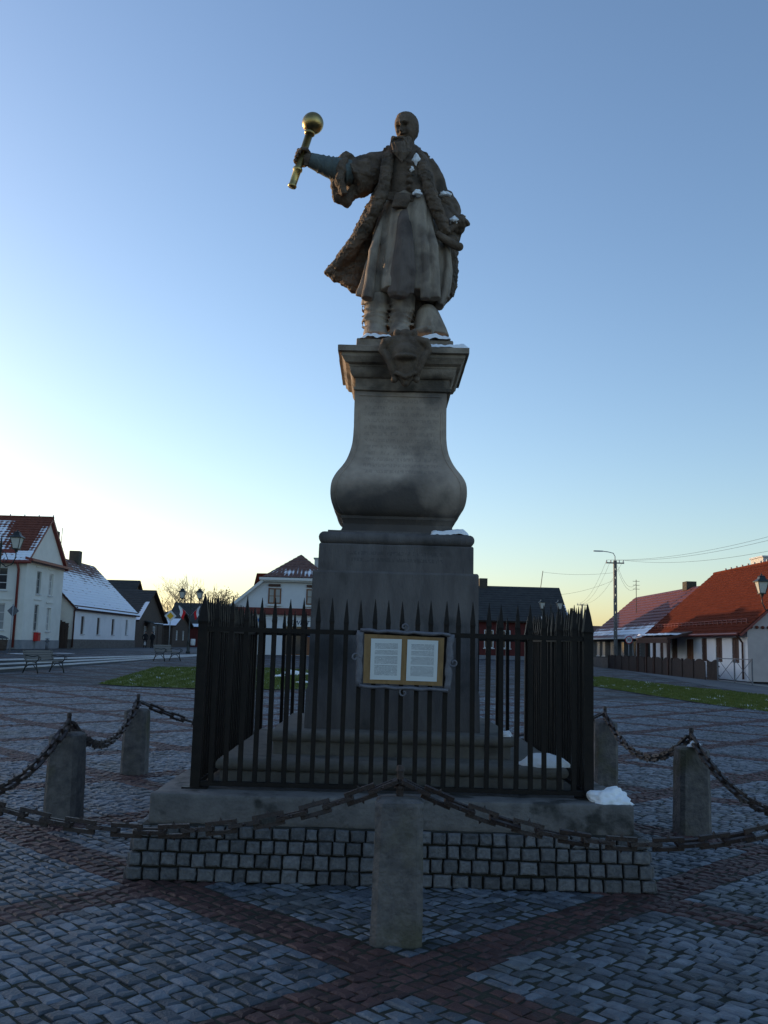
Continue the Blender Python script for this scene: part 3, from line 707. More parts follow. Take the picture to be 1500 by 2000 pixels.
def paper_mat():
    m = bpy.data.materials.new('printed_sheet'); m.use_nodes = True
    n = m.node_tree.nodes; l = m.node_tree.links
    b = n['Principled BSDF']; b.inputs['Roughness'].default_value = .45
    mth, sp, ch = rows_mask(m, 'X', .0082, .6, 260, .42, .6)
    ge = n.new('ShaderNodeNewGeometry')
    z2 = n.new('ShaderNodeTexNoise'); z2.inputs['Scale'].default_value = 14; l.new(ge.outputs['Position'], z2.inputs['Vector'])
    uv = n.new('ShaderNodeAttribute'); uv.attribute_name = 'uvw'; su = n.new('ShaderNodeSeparateXYZ'); l.new(uv.outputs['Vector'], su.inputs[0])
    k = mth('MULTIPLY', ch, mth('GREATER_THAN', su.outputs[0], .13)); k = mth('MULTIPLY', k, mth('LESS_THAN', su.outputs[0], .88))
    k = mth('MULTIPLY', k, mth('GREATER_THAN', su.outputs[1], .11)); k = mth('MULTIPLY', k, mth('LESS_THAN', su.outputs[1], .90))
    for lo, hi in ((.36,.39),(.585,.61),(.73,.75)):
        k = mth('MULTIPLY', k, mth('SUBTRACT', 1.0, mth('MULTIPLY', mth('GREATER_THAN', su.outputs[1], lo), mth('LESS_THAN', su.outputs[1], hi))))
    mx = n.new('ShaderNodeMix'); mx.data_type = 'RGBA'; l.new(mth('MULTIPLY', k, .75), mx.inputs[0]); mx.inputs[6].default_value = (.62,.66,.66,1); mx.inputs[7].default_value = (.12,.13,.15,1)
    l.new(mx.outputs[2], b.inputs['Base Color']); return m
MT['paper'] = paper_mat()
for pts in (((725,1247),(785,1248.5),(782,1328.5),(722.5,1327)), ((796,1249),(856,1251.5),(853,1331.5),(793,1329.5))):
    mb = MB(); P = [npx(px, py, -.014) for px, py in pts]; N = 8
    uvw = []
    for j in range(N+1):
        for i in range(N+1):
            u, v = i/N, j/N; p = P[3].lerp(P[2], u).lerp(P[0].lerp(P[1], u), v); p = p+Vector((0, -.002*math.sin(u*5+v*3)-.001, 0)); mb.v.append(tuple(p)); uvw.append((u, v, 0))
    for j in range(N):
        for i in range(N): mb.f.append((j*(N+1)+i, j*(N+1)+i+1, (j+1)*(N+1)+i+1, (j+1)*(N+1)+i))
    o = mb.build('printed_sheet', MT['paper'], bw, fix=False, smooth=True)
    at = o.data.attributes.new('uvw', 'FLOAT_VECTOR', 'POINT'); at.data.foreach_set('vector', [c for t in uvw for c in t])

# ================================================================ BOLLARDS AND CHAINS
BP = {'front':(.13,5.49),'fl':(-2.80,5.60),'left':(-2.73,8.58),'bl':(-2.89,11.62),'back':(.08,11.70),'br':(2.75,11.76),'right':(2.84,8.80),'fr':(2.92,5.62)}
BL = {'front':'square concrete bollard before the notice board with both chains hung on its bolt','fl':None,'left':'mossy concrete bollard whose front is stained olive down the middle','bl':'slim grey concrete bollard beside the railing, chain rising to a bolt, brown streak at foot','back':'concrete bollard behind the pedestal, hidden by the railing','br':'pale concrete bollard close behind the railing corner with snow block','right':'broad grey-green concrete bollard with a lump of snow on its top','fr':None}
def bollard_mesh(seed):
    m_ = MB(); ch = .035
    def ring(hw, z):
        c = min(ch, hw*.5); return [Vector(p+(z,)) for p in ((-hw+c,-hw),(hw-c,-hw),(hw,-hw+c),(hw,hw-c),(hw-c,hw),(-hw+c,hw),(-hw,hw-c),(-hw,-hw+c))]
    m_.loft([ring(.142,-.05)]+[ring(.142-.010*k/8, .72*k/8) for k in range(9)]+[ring(.128,.735),ring(.10,.752),ring(.05,.758)])
    me = bpy.data.meshes.new('pillar'); me.from_pydata(m_.v, [], m_.f); me.materials.append(MT['bollard'])
    o = bpy.data.objects.new('tmp', me); rough(o, 2, .005, 6, seed); me.polygons.foreach_set('use_smooth', [False]*len(me.polygons)); bpy.data.objects.remove(o)
    return me
LINKS = {}
def spiked_link():
    """flat-bar rectangular link, long axis x, thorn on each long side"""
    m_ = MB(); L, W_, b = .178, .076, .0112
    for sy in (-1, 1): m_.box(-L/2, L/2, sy*(W_/2-b)-b, sy*(W_/2-b)+b, -b, b)
    for sx in (-1, 1): m_.box(sx*(L/2-b*1.3)-b*1.3, sx*(L/2-b*1.3)+b*1.3, -W_/2+2*b, W_/2-2*b, -b*.97, b*.97)
    for sy in (-1, 1):
        y0 = sy*(W_/2-.001); m_.add([(-.009,y0,-.008),(.009,y0,-.008),(.009,y0,.008),(-.009,y0,.008),(0,y0+sy*.020,0)], [(0,1,4),(1,2,4),(2,3,4),(3,0,4)])
    me = bpy.data.meshes.new('link'); me.from_pydata(m_.v, [], m_.f)
    bm = bmesh.new(); bm.from_mesh(me); bmesh.ops.recalc_face_normals(bm, faces=bm.faces); bm.to_mesh(me); bm.free()
    me.materials.append(MT['rust']); return me
LK = spiked_link()
for k, (nm, (x, y)) in enumerate(BP.items()):
    lab = BL[nm] or 'concrete bollard at a front corner of the chain barrier'
    b_ = empty('chain_bollard', (x, y, 0), lab, 'bollard', 'bollards carrying the chain round the monument', rz=random.uniform(-.05,.05)); b_.rotation_euler = (random.uniform(-.012,.012), random.uniform(-.012,.012), b_.rotation_euler[2])
    o = bpy.data.objects.new('pillar', bollard_mesh(k*3.1)); COL.objects.link(o); o.parent = b_
    m_ = MB(); m_.tube([(0,0,.75),(0,0,.90)], [.020,.020], 10); m_.tube([(0,0,.895),(0,0,.925)], [.026,.018], 8); m_.tube([(0,0,.80),(0,0,.815)], .034, 10); m_.build('bolt', MT['rust'], b_, local=True)
def chain(a, b, sag, label):
    A = Vector((*BP[a], .835)); B = Vector((*BP[b], .835)); d = (B-A); d.z = 0; d.normalize(); A = A + d*.03; B = B - d*.03
    n = 400; pts = [A.lerp(B, i/n) - Vector((0, 0, sag*(1-(2*i/n-1)**2)**1.0)) for i in range(n+1)]
    cum = [0.0]
    for i in range(n): cum.append(cum[-1]+(pts[i+1]-pts[i]).length)
    N = round(cum[-1]/.136); pitch = cum[-1]/N
    root = empty('spiked_chain', A, label, 'chain', 'spiked chains hung between the bollards')
    def at(s):
        s = max(0, min(cum[-1]-1e-6, s)); i = int(np.searchsorted(cum, s, side='right')-1); i = min(i, n-1)
        return pts[i].lerp(pts[i+1], (s-cum[i])/(cum[i+1]-cum[i]))
    for k in range(N):
        s = (k+.5)*pitch; p = at(s); t = (at(s+.05)-at(s-.05)).normalized()
        sd_ = Vector((0,0,1)).cross(t).normalized(); up = t.cross(sd_); an = math.radians(6 + 90*(k % 2) + random.uniform(-14, 14))
        yv = sd_*math.cos(an)+up*math.sin(an); zv = t.cross(yv)
        m4 = Matrix.Identity(4)
        for i in range(3): m4[i][0] = t[i]; m4[i][1] = yv[i]; m4[i][2] = zv[i]; m4[i][3] = (p-A)[i]
        o = bpy.data.objects.new('link', LK); COL.objects.link(o); o.parent = root; o.matrix_basis = m4
chain('front','fl',.315,'rusty spiked chain sagging from front bollard past the slab corner without snow')
chain('front','fr',.315,'rusty spiked chain sagging from front bollard past the snow-covered slab corner')
chain('fl','left',.37,'rusty spiked chain climbing steeply to the olive-stained bollard')
chain('fr','right',.37,'rusty spiked chain climbing steeply to the bollard with a snow lump')
chain('left','bl',.33,'rusty spiked chain sagging between olive-stained bollard and slim bollard behind it')
chain('right','br',.33,'rusty spiked chain sagging between snow-topped bollard and the pale one behind it')
chain('bl','back',.33,'rusty spiked chain running from slim bollard behind the railing')
chain('br','back',.33,'rusty spiked chain running from pale bollard behind the railing')

# ================================================================ SNOW
def snow_blob(name, label, c, size, seed, lump=.35, sub=4, mode=1.0):
    bm = bmesh.new(); bmesh.ops.create_icosphere(bm, subdivisions=sub, radius=1.0)
    for v in bm.verts:
        d = v.co.copy(); n1 = noise.noise(d*1.3+Vector((seed,0,0))); n2 = noise.noise(d*3.2+Vector((0,seed,0))); n3 = noise.noise(d*8+Vector((0,0,seed)))
        k = 1+lump*n1*1.2+lump*.5*n2+lump*.12*n3
        v.co = Vector((d.x*k, d.y*k, (max(-.05, d.z*k) if mode else d.z*k)))
        v.co = Vector((v.co.x*size[0], v.co.y*size[1], v.co.z*size[2]))
    me = bpy.data.meshes.new(name); bm.to_mesh(me); bm.free(); me.materials.append(MT['snow']); me.polygons.foreach_set('use_smooth', [True]*len(me.polygons))
    o = bpy.data.objects.new(name, me); COL.objects.link(o); o.location = c
    return tag(o, label, 'snow', 'leftover snow on the monument')
def snow_sheet(label, x0, x1, y0, y1, z, h, seed, grp='leftover snow on the monument', thr=.0, step=.012):
    nx = max(6, int((x1-x0)/step)); ny = max(6, int((y1-y0)/step)); mb_ = MB(); H = {}
    for j in range(ny+1):
        for i in range(nx+1):
            u, v = i/nx, j/ny; x = x0+(x1-x0)*u; y = y0+(y1-y0)*v
            e = min(1, min(u, 1-u)*(x1-x0)/.05)*min(1, min(v, 1-v)*(y1-y0)/.04)
            hh = h*(math.sqrt(max(0, e))*.9) + h*.5*noise.noise(Vector((x*9+seed, y*9, 0))) + h*.25*noise.noise(Vector((x*28, y*28+seed, 0))) - thr*h
            H[i, j] = hh; mb_.v.append((x, y, z+max(-.004, hh)))
    for j in range(ny):
        for i in range(nx):
            if max(H[i,j], H[i+1,j], H[i+1,j+1], H[i,j+1]) > -.001: mb_.f.append((j*(nx+1)+i, j*(nx+1)+i+1, (j+1)*(nx+1)+i+1, (j+1)*(nx+1)+i))
    o = mb_.build('snow_patch', MT['snow'], fix=False, smooth=True)
    return tag(o, label, 'snow', grp)
p = onY(1193, 1566, CY-1.667+.12); snow_blob('snow_heap', 'heap of leftover snow on the bare concrete slab corner outside the railing', (p.x, CY-1.667+.14, .543), (.152,.12,.10), 3.0, .30, 5)
p = onY(1060, 1492, 7.2); snow_blob('snow_heap', 'smooth snow drift inside the railing on the lower pedestal step', (p.x, CY-1.28+.10, .740), (.185,.10,.085), 8.0, .18)
p = onY(990, 1438, 7.45); snow_blob('snow_heap', 'small snow lump on the upper pedestal step', (p.x, CY-.95+.07, .920), (.05,.06,.04), 5.0, .25)
snow_sheet('thin wedge of snow on the rounded moulding above the inscription band', CX+.28, CX+.60, CY-.60, CY-.42, 2.512, .045, 4.0)
snow_sheet('snow lying along the bare half of the cornice beside the mask', CX+.17, CX+.585, CY-.56, CY-.41, 4.132, .04, 2.0)
snow_sheet('narrow snow strip on the cornice beside the booted foot', CX-.28, CX-.12, CY-.52, CY-.42, 4.134, .018, 9.0, thr=.25)
snow_sheet('snow crust over the statue block below the boots', CX-.36, CX-.06, CY-.44, CY-.24, 4.236, .05, 6.0)
snow_sheet('snow crust over the statue block below the helmet', CX+.10, CX+.43, CY-.44, CY-.24, 4.236, .055, 1.0)
for (px, py, dy, sz, lab, sd_) in ((812,311,-.26,(.035,.03,.055),'snow clinging to the fur collar beside the beard',1.),(804,330,-.275,(.02,.02,.024),'tiny snow tuft on a jacket button',2.),(816,377,-.31,(.04,.03,.028),'snow resting on the sash of the statue',3.),(869,382,-.03,(.06,.065,.03),'snow cap on the bent elbow of the statue',4.),(887,431,-.19,(.042,.045,.036),'snow on the fist at the hip of the statue',5.),(903,425,-.16,(.03,.035,.02),'snow dusting the sabre pommel',6.)):
    snow_blob('snow_tuft', lab, q(px, py, dy), sz, sd_*2.3, .45, 3, 0)
snow_blob('snow_tuft', 'lump of snow on top of the broad grey-green bollard', (BP['right'][0]+.0, BP['right'][1]-.09, .765), (.055,.035,.045), 7.7, .3, 3)
# ================================================================ BACKGROUND MATERIALS
MT['cream'] = mat('cream_plaster', (.66,.655,.60), (.74,.735,.68), .9, 1.2, .15, 30, stain=(.5,.55,.75,(.54,.535,.49),.5))
MT['white'] = mat('white_plaster', (.76,.76,.78), (.84,.84,.85), .9, 1.0, .15, 30, stain=(.45,.55,.75,(.64,.63,.62),.5))
MT['greywhite'] = mat('pale_grey_plaster', (.60,.61,.63), (.68,.69,.70), .9, .8, .1, 30)
MT['pink'] = mat('pale_pink_plaster', (.42,.36,.35), (.50,.44,.42), .9, 1.5, .1, 30)
MT['plinth'] = mat('grey_plinth_render', (.20,.21,.23), (.27,.28,.29), .9, 2, .2, 30)
MT['stoneplinth'] = mat('fieldstone_plinth', (.10,.09,.085), (.19,.18,.165), .9, 5, .5, 12)
MT['redtile'] = mat('red_clay_tiles', (.12,.034,.02), (.19,.056,.032), .85, 3, .1, 40, coat=(.80,.84,.9))
MT['browntile'] = mat('old_brown_tiles', (.10,.05,.042), (.17,.09,.07), .8, 3, .1, 40, coat=(.80,.84,.9))
MT['orangetile'] = mat('orange_clay_tiles', (.088,.019,.010), (.145,.032,.016), .95, 3, .1, 40, spec=.1, coat=(.80,.84,.9))
MT['metalroof'] = mat('dark_red_sheet_roof', (.095,.017,.017), (.13,.024,.022), .6, 3, .05, 40, coat=(.80,.84,.9), spec=.5)
MT['darkroof'] = mat('dark_felt_roof', (.028,.029,.03), (.05,.05,.048), .85, 2, .2, 30, coat=(.80,.84,.9))
MT['redmetal'] = mat('red_gutter', (.17,.035,.028), (.21,.05,.04), .5, 6)
MT['redwood'] = mat('red_painted_boards', (.09,.016,.014), (.13,.024,.02), .75, 4, .2, 30, stretch=(1,1,6))
MT['redband'] = mat('brown_red_band', (.12,.03,.025), (.16,.045,.035), .8, 4)
MT['brownwood'] = mat('weathered_brown_boards', (.055,.042,.034), (.11,.085,.07), .9, 3, .3, 30, stretch=(1,1,7))
MT['greenwood'] = mat('grey_green_boards', (.045,.052,.050), (.085,.09,.085), .9, 3, .3, 30, stretch=(1,1,7))
MT['fencewood'] = mat('dark_stained_planks', (.035,.024,.020), (.075,.05,.04), .85, 5, .3, 30, stretch=(5,5,.6))
MT['shutter'] = mat('brown_shutters', (.06,.028,.020), (.09,.042,.03), .7, 6)
MT['framebrown'] = mat('brown_window_frame', (.16,.065,.03), (.2,.085,.04), .6, 6)
MT['framewhite'] = mat('white_window_frame', (.62,.62,.60), (.7,.7,.68), .6, 6)
MT['pane'] = mat('window_pane', (.025,.03,.035), (.05,.058,.065), .08, .8, spec=.6)
MT['curtain'] = mat('net_curtain_behind_glass', (.24,.25,.25), (.34,.34,.33), .3, 2, spec=.6, stretch=(6,6,.5))
MT['brick'] = mat('sooty_chimney_brick', (.05,.045,.035), (.09,.08,.06), .9, 6, .4, 25)
MT['whitebrick'] = mat('white_chimney', (.5,.5,.5), (.6,.6,.58), .9, 6, .2, 25)
MT['pole'] = mat('concrete_pole', (.16,.15,.14), (.24,.23,.21), .85, 3, .2, 30)
MT['cable'] = mat('black_cable', (.02,.02,.022), None, .6)
MT['lampiron'] = mat('dark_green_cast_iron', (.012,.016,.016), (.025,.03,.028), .45, 8, spec=.5)
MT['lampglass'] = mat('opal_lamp_glass', (.52,.52,.47), (.62,.61,.55), .25, 5, spec=.5)
MT['benchwood'] = mat('grey_bench_slats', (.12,.115,.105), (.2,.19,.175), .7, 6, stretch=(1,8,8))
MT['asphalt'] = mat('street_asphalt', (.060,.064,.07), (.10,.104,.11), .8, 1.2, .3, 60, stain=(.35,.5,.7,(.13,.135,.14),.6))
MT['kerb'] = mat('pale_kerb_stone', (.48,.49,.50), (.60,.61,.62), .8, 4, .2, 30)
MT['paint'] = mat('white_road_paint', (.7,.7,.7), (.78,.78,.78), .7, 5)
MT['signback'] = mat('galvanised_sign_back', (.10,.11,.13), (.14,.15,.17), .5, 5, metal=.3)
MT['steel'] = mat('galvanised_post', (.26,.27,.28), (.34,.35,.36), .5, 6, metal=.4)
MT['signwhite'] = mat('white_sign_face', (.72,.72,.70), None, .45)
MT['signyellow'] = mat('yellow_sign_face', (.75,.42,.01), None, .45)
MT['signred'] = mat('red_sign_face', (.45,.02,.02), None, .45)
MT['black'] = mat('black_lettering', (.01,.01,.012), None, .6)
MT['navy'] = mat('dark_lettering', (.03,.04,.09), None, .6)
MT['blue'] = mat('blue_sign_face', (.03,.16,.42), (.04,.2,.5), .5, 4)
MT['flagwhite'] = mat('white_flag_cloth', (.72,.72,.74), None, .85)
MT['flagred'] = mat('red_flag_cloth', (.55,.015,.02), None, .85)
MT['grass'] = mat('short_grass', (.075,.098,.018), (.135,.165,.034), .95, 3, .6, 50, stain=(2.2,.66,.69,(.7,.74,.8),.9))
MT['bark'] = mat('bare_bark', (.11,.09,.07), (.18,.155,.125), .9, 5)
MT['needle'] = mat('dark_needles', (.015,.03,.018), (.03,.05,.028), .9, 5)
MT['dryleaf'] = mat('dry_leaves', (.22,.15,.07), (.32,.22,.11), .9, 5)
MT['cloth1'] = mat('black_coat', (.012,.012,.014), (.02,.02,.022), .9, 10)
MT['skin'] = mat('skin', (.32,.2,.15), None, .6)

# ================================================================ STREETS, STEPS, LAWNS
def sheet(name, pts, m, off, step=1.0, zf=gz, smooth=False):
    """convex polygon cut from a fine grid so that it follows the ground"""
    xs0 = min(p[0] for p in pts); xs1 = max(p[0] for p in pts); ys0 = min(p[1] for p in pts); ys1 = max(p[1] for p in pts)
    bm = bmesh.new(); nx = max(1, int((xs1-xs0)/step)+1); ny = max(1, int((ys1-ys0)/step)+1); g = {}
    for j in range(ny+1):
        for i in range(nx+1): g[i, j] = bm.verts.new((xs0+(xs1-xs0)*i/nx, ys0+(ys1-ys0)*j/ny, 0))
    for j in range(ny):
        for i in range(nx): bm.faces.new((g[i,j], g[i+1,j], g[i+1,j+1], g[i,j+1]))
    cx_ = sum(p[0] for p in pts)/len(pts); cy_ = sum(p[1] for p in pts)/len(pts)
    for k in range(len(pts)):
        a = Vector((*pts[k][:2], 0)); b = Vector((*pts[(k+1) % len(pts)][:2], 0)); n_ = Vector(((b-a).y, -(b-a).x, 0)).normalized()
        if n_.dot(Vector((cx_, cy_, 0))-a) > 0: n_ = -n_
        bmesh.ops.bisect_plane(bm, geom=bm.verts[:]+bm.edges[:]+bm.faces[:], plane_co=a, plane_no=n_, clear_outer=True)
    for v in bm.verts: v.co.z = zf(v.co.x, v.co.y)+off
    me = bpy.data.meshes.new(name); bm.to_mesh(me); bm.free(); me.materials.append(m)
    o = bpy.data.objects.new(name, me); COL.objects.link(o); o['kind'] = 'structure'; return o
# left terrace (street level) above three long steps
TZ = .60
def stepx(y): return -14.6 + .118*(y-34)
ter = sheet('street', [(-95, 14), (stepx(14)-.62, 14), (stepx(72)-.62, 72), (-4, 72.6), (-4, 135), (-95, 135)], MT['asphalt'], 0, 3.0, lambda x, y: TZ)
stp = bpy.data.objects.new('terrace_steps', None); COL.objects.link(stp); stp['kind'] = 'structure'
for k in range(3):
    mb = MB(); ys = list(np.arange(14, 72.01, 2.0)); rg = []
    for y in ys:
        xo = stepx(y) - .31*k; low = gz(xo, y); top = low + (TZ-low)*(k+1)/3.0 + .003*(k+1)
        rg.append([Vector((xo-.36, y, low-.05)), Vector((xo, y, low-.05)), Vector((xo, y, top)), Vector((xo-.36-(.0 if k < 2 else .1), y, top))])
    mb.loft(rg); mb.build('step', MT['asphalt'], stp)
    mb = MB(); rg = []
    for y in ys:
        xo = stepx(y) - .31*k + .012; low = gz(xo, y); top = low + (TZ-low)*(k+1)/3.0 + .008
        rg.append([Vector((xo-.20, y, top-.05)), Vector((xo, y, top-.05)), Vector((xo, y, top+.003)), Vector((xo-.20, y, top+.003))])
    mb.loft(rg); mb.build('step_nosing', MT['kerb'], stp)
for (px, py) in ((39,1277),(124,1276)):
    d = ray(px, py); t = (TZ-EYE)/d.z; p = Vector((0,0,EYE))+d*t
    mb = MB(); mb.box(p.x-.45, p.x+.45, p.y-.6, p.y+.6, TZ+.002, TZ+.006); o = mb.build('road_marking', MT['paint']); o['kind'] = 'structure'
# right street and pavements
rs_ = sheet('street', [(13.2, 26), (16.6, 26), (19.0, 56), (21.5, 110), (16.0, 110), (14.5, 56)], MT['asphalt'], .006, 1.5)
MT['verge'] = mat('pale_verge', (.16,.16,.145), (.24,.235,.21), .9, 2, .3, 40)
sheet('pavement', [(16.6, 26), (19.4, 26), (20.4, 56), (20.5, 100), (21.2, 100), (19.0, 56)], MT['verge'], .010, 1.5)
# lawns
grassL = [onG(*p) for p in ((190,1336),(240,1340),(320,1343),(420,1346),(560,1347),(700,1345))]
ptsL = [(p.x, p.y) for p in grassL] + [(2.0, 38), (-1.0, 44.0), (-6.0, 46.0), (-10.2, 43.5)]
gL = sheet('lawn', ptsL, MT['grass'], .012, .8); 
a = [onG(*p) for p in ((1120,1334),(1200,1347),(1300,1363),(1400,1378),(1530,1394))]; b = [onG(*p) for p in ((1530,1362),(1400,1348),(1300,1340),(1190,1336))]
gR = sheet('lawn', [(p.x, p.y) for p in a+b], MT['grass'], .012, .6)
a = [onG(*p) for p in ((1100,1322),(1180,1337),(1300,1345),(1372,1348))]; b = [onG(*p) for p in ((1300,1338),(1180,1323))]
gR2 = sheet('lawn', [(p.x, p.y) for p in a+b], MT['grass'], .012, .6)
def blades(name, lawn, n, h):
    V = []; Fc = []; rr = random.Random(9); me0 = lawn.data
    tri = [(p.area, p) for p in me0.polygons]; tot = sum(t[0] for t in tri)
    for ar, p in tri:
        k = int(n*ar/tot + rr.random()); vs_ = [me0.vertices[i].co for i in p.vertices]
        for _ in range(k):
            w_ = [rr.random()**2 for _ in vs_]; s_ = sum(w_); c = sum((v*q_/s_ for v, q_ in zip(vs_, w_)), Vector())
            an = rr.random()*6.28; hh = h*rr.uniform(.5, 1.3); wd = .012*rr.uniform(.7, 1.6); d = Vector((math.cos(an), math.sin(an), 0)); ln = Vector((rr.uniform(-.5,.5), rr.uniform(-.5,.5), 1))*hh; n0 = len(V)
            V += [c-d*wd, c+d*wd, c+ln]; Fc.append((n0, n0+1, n0+2))
    me = bpy.data.meshes.new(name); me.from_pydata(V, [], Fc); me.materials.append(MT['grass'])
    o = bpy.data.objects.new(name, me); COL.objects.link(o); return tag(o, None, None, None, 'stuff')
tag(blades('grass', gL, 34000, .055), 'short green grass with specks of snow on the lawn behind the railing', 'grass')
tag(blades('grass', gR, 16000, .055), 'short green grass on the wide roadside lawn with scattered snow', 'grass')
tag(blades('grass', gR2, 7000, .055), 'narrow strip of sunlit green grass along the street', 'grass')
for k, (px, py, sx, sy, lab) in enumerate(((575,1318,.55,.35,'broad snow heap melting on the lawn behind the railing'),(545,1322,.22,.16,'small snow clod beside the broad heap on the lawn'),(590,1335,.2,.15,'snow clod at the front edge of the lawn'),(1140,1372,.12,.06,'snow clod on the roadside lawn'))):
    p = onG(px, py); snow_blob('snow_heap', lab, (p.x, p.y, gz(p.x, p.y)+.01), (sx, sy, .16 if k == 0 else .07), 12.+k*3, .6, 4)['group'] = 'snow left on the lawns'

# ================================================================ HOUSES
def tile_slope(name, P, U, L, V, Wd, m, parent, row=.34, wave=.22, amp=.022, du=.075, snow=None, stepz=.03, seed=0.0):
    """roof covering laid course by course; snow(u,v)->0..1 along eave / up slope"""
    P = Vector(P); U = Vector(U).normalized(); V = Vector(V).normalized(); N = U.cross(V)
    if N.z < 0: N = -N
    nr = max(2, round(Wd/row)); nu = max(2, int(L/du)); mb_ = MB(); mask = []
    for r_ in range(nr):
        for half in (0, 1):
            v0 = (r_+half*.985)/nr*Wd; off = stepz*(1-half)
            for i in range(nu+1):
                u = i/nu*L; wv = abs(math.sin(math.pi*u/wave)) if wave else 0
                p = P + U*u + V*v0 + N*(.02+off+amp*wv); mb_.v.append(tuple(p))
                if snow:
                    s_ = snow(u/L, v0/Wd) + .22*noise.noise(Vector((u*1.1+seed, v0*1.1, seed))) + .18*noise.noise(Vector((u*5, v0*2.2, seed))) + (.34*(.5-wv) if wave else 0) + .30*(.5-half)
                else: s_ = 0
                mask.append(max(0, min(1, s_)))
    W1 = nu+1
    for r_ in range(nr*2-1):
        for i in range(nu): mb_.f.append((r_*W1+i, r_*W1+i+1, (r_+1)*W1+i+1, (r_+1)*W1+i))
    o = mb_.build(name, m, parent, fix=False)
    at = o.data.attributes.new('snow', 'FLOAT', 'POINT'); at.data.foreach_set('value', mask)
    return o
def slab3(P, U, L, V, Wd, th, m, name, parent):
    P = Vector(P); U = Vector(U).normalized(); V = Vector(V).normalized(); N = U.cross(V); N = N if N.z > 0 else -N
    return MB().poly([P, P+U*L, P+U*L+V*Wd, P+V*Wd], -N*th).build(name, m, parent)
def wall(house, m, O, U, L, H, holes=(), depth=.16, name='wall', z0=0.0):
    """rectangular wall with real openings; O left foot corner seen from outside, U along it, outward = U x Z"""
    O = Vector(O); U = Vector(U).normalized(); Z = Vector((0,0,1)); N = U.cross(Z)
    us = sorted({0.0, L} | {h[0] for h in holes} | {h[1] for h in holes}); zs = sorted({z0, H} | {h[2] for h in holes} | {h[3] for h in holes})
    mb_ = MB()
    def inh(u, z): return any(h[0] < u < h[1] and h[2] < z < h[3] for h in holes)
    for i in range(len(us)-1):
        for j in range(len(zs)-1):
            if inh((us[i]+us[i+1])/2, (zs[j]+zs[j+1])/2): continue
            mb_.add([O+U*us[i]+Z*zs[j], O+U*us[i+1]+Z*zs[j], O+U*us[i+1]+Z*zs[j+1], O+U*us[i]+Z*zs[j+1]], [(0,1,2,3)])
    for h in holes:
        c = [O+U*h[0]+Z*h[2], O+U*h[1]+Z*h[2], O+U*h[1]+Z*h[3], O+U*h[0]+Z*h[3]]
        for k in range(4): mb_.add([c[k], c[(k+1)%4], c[(k+1)%4]-N*depth, c[k]-N*depth], [(0,1,2,3)])
    return mb_.build(name, m, house, fix=False)
def fill(house, O, U, h, frame, kind='window', depth=.12, cols=2, rws=2, sill=None, pane=None, name=None):
    """what stands in an opening: window (> pane, sill) or door/shutter panels"""
    O = Vector(O); U = Vector(U).normalized(); Z = Vector((0,0,1)); N = U.cross(Z)
    M4 = Matrix.Identity(4)
    for i in range(3): M4[i][0] = U[i]; M4[i][1] = -N[i]; M4[i][2] = Z[i]; M4[i][3] = (O+U*h[0]+Z*h[2])[i]
    w_, t_ = h[1]-h[0], h[3]-h[2]; f = min(.08, w_*.12); mb_ = MB(); d = depth
    if kind == 'window':
        mb_.box(0, f, d-.06, d, 0, t_, M4); mb_.box(w_-f, w_, d-.06, d, 0, t_, M4); mb_.box(f, w_-f, d-.06, d, 0, f, M4); mb_.box(f, w_-f, d-.06, d, t_-f, t_, M4)
        for c in range(1, cols): x = w_*c/cols; mb_.box(x-f*.55, x+f*.55, d-.055, d-.005, f, t_-f, M4)
        for r_ in range(1, rws): z = t_*r_/rws; mb_.box(f, w_-f, d-.045, d-.012, z-f*.3, z+f*.3, M4)
        wn = mb_.build(name or 'window', frame, house)
        MB().box(f*.5, w_-f*.5, d-.03, d-.022, f*.5, t_-f*.5, M4).build('pane', pane or MT['pane'], wn)
        if sill: MB().box(-.08, w_+.08, -.07, d, -.07, -.002, M4).build('sill', sill, wn)
        return wn
    mb_.box(0, w_, d-.03, d, 0, t_, M4)
    for c in range(cols):
        for r_ in range(rws):
            x0 = w_*c/cols+.04; x1 = w_*(c+1)/cols-.04; z0 = t_*r_/rws+.05; z1 = t_*(r_+1)/rws-.05; mb_.box(x0, x1, d-.055, d-.03, z0, z1, M4, 0)
    return mb_.build(name or kind, frame, house)
def tri(house, m, a, b, c, th=.0, name='gable'):
    return MB().add([a, b, c], [(0,1,2)]).build(name, m, house, fix=False)
def pipe(house, pts, r_, m, name='downpipe'):
    return MB().tube(pts, r_, 8).build(name, m, house, smooth=True)
X3 = Vector((1,0,0)); Y3 = Vector((0,1,0))

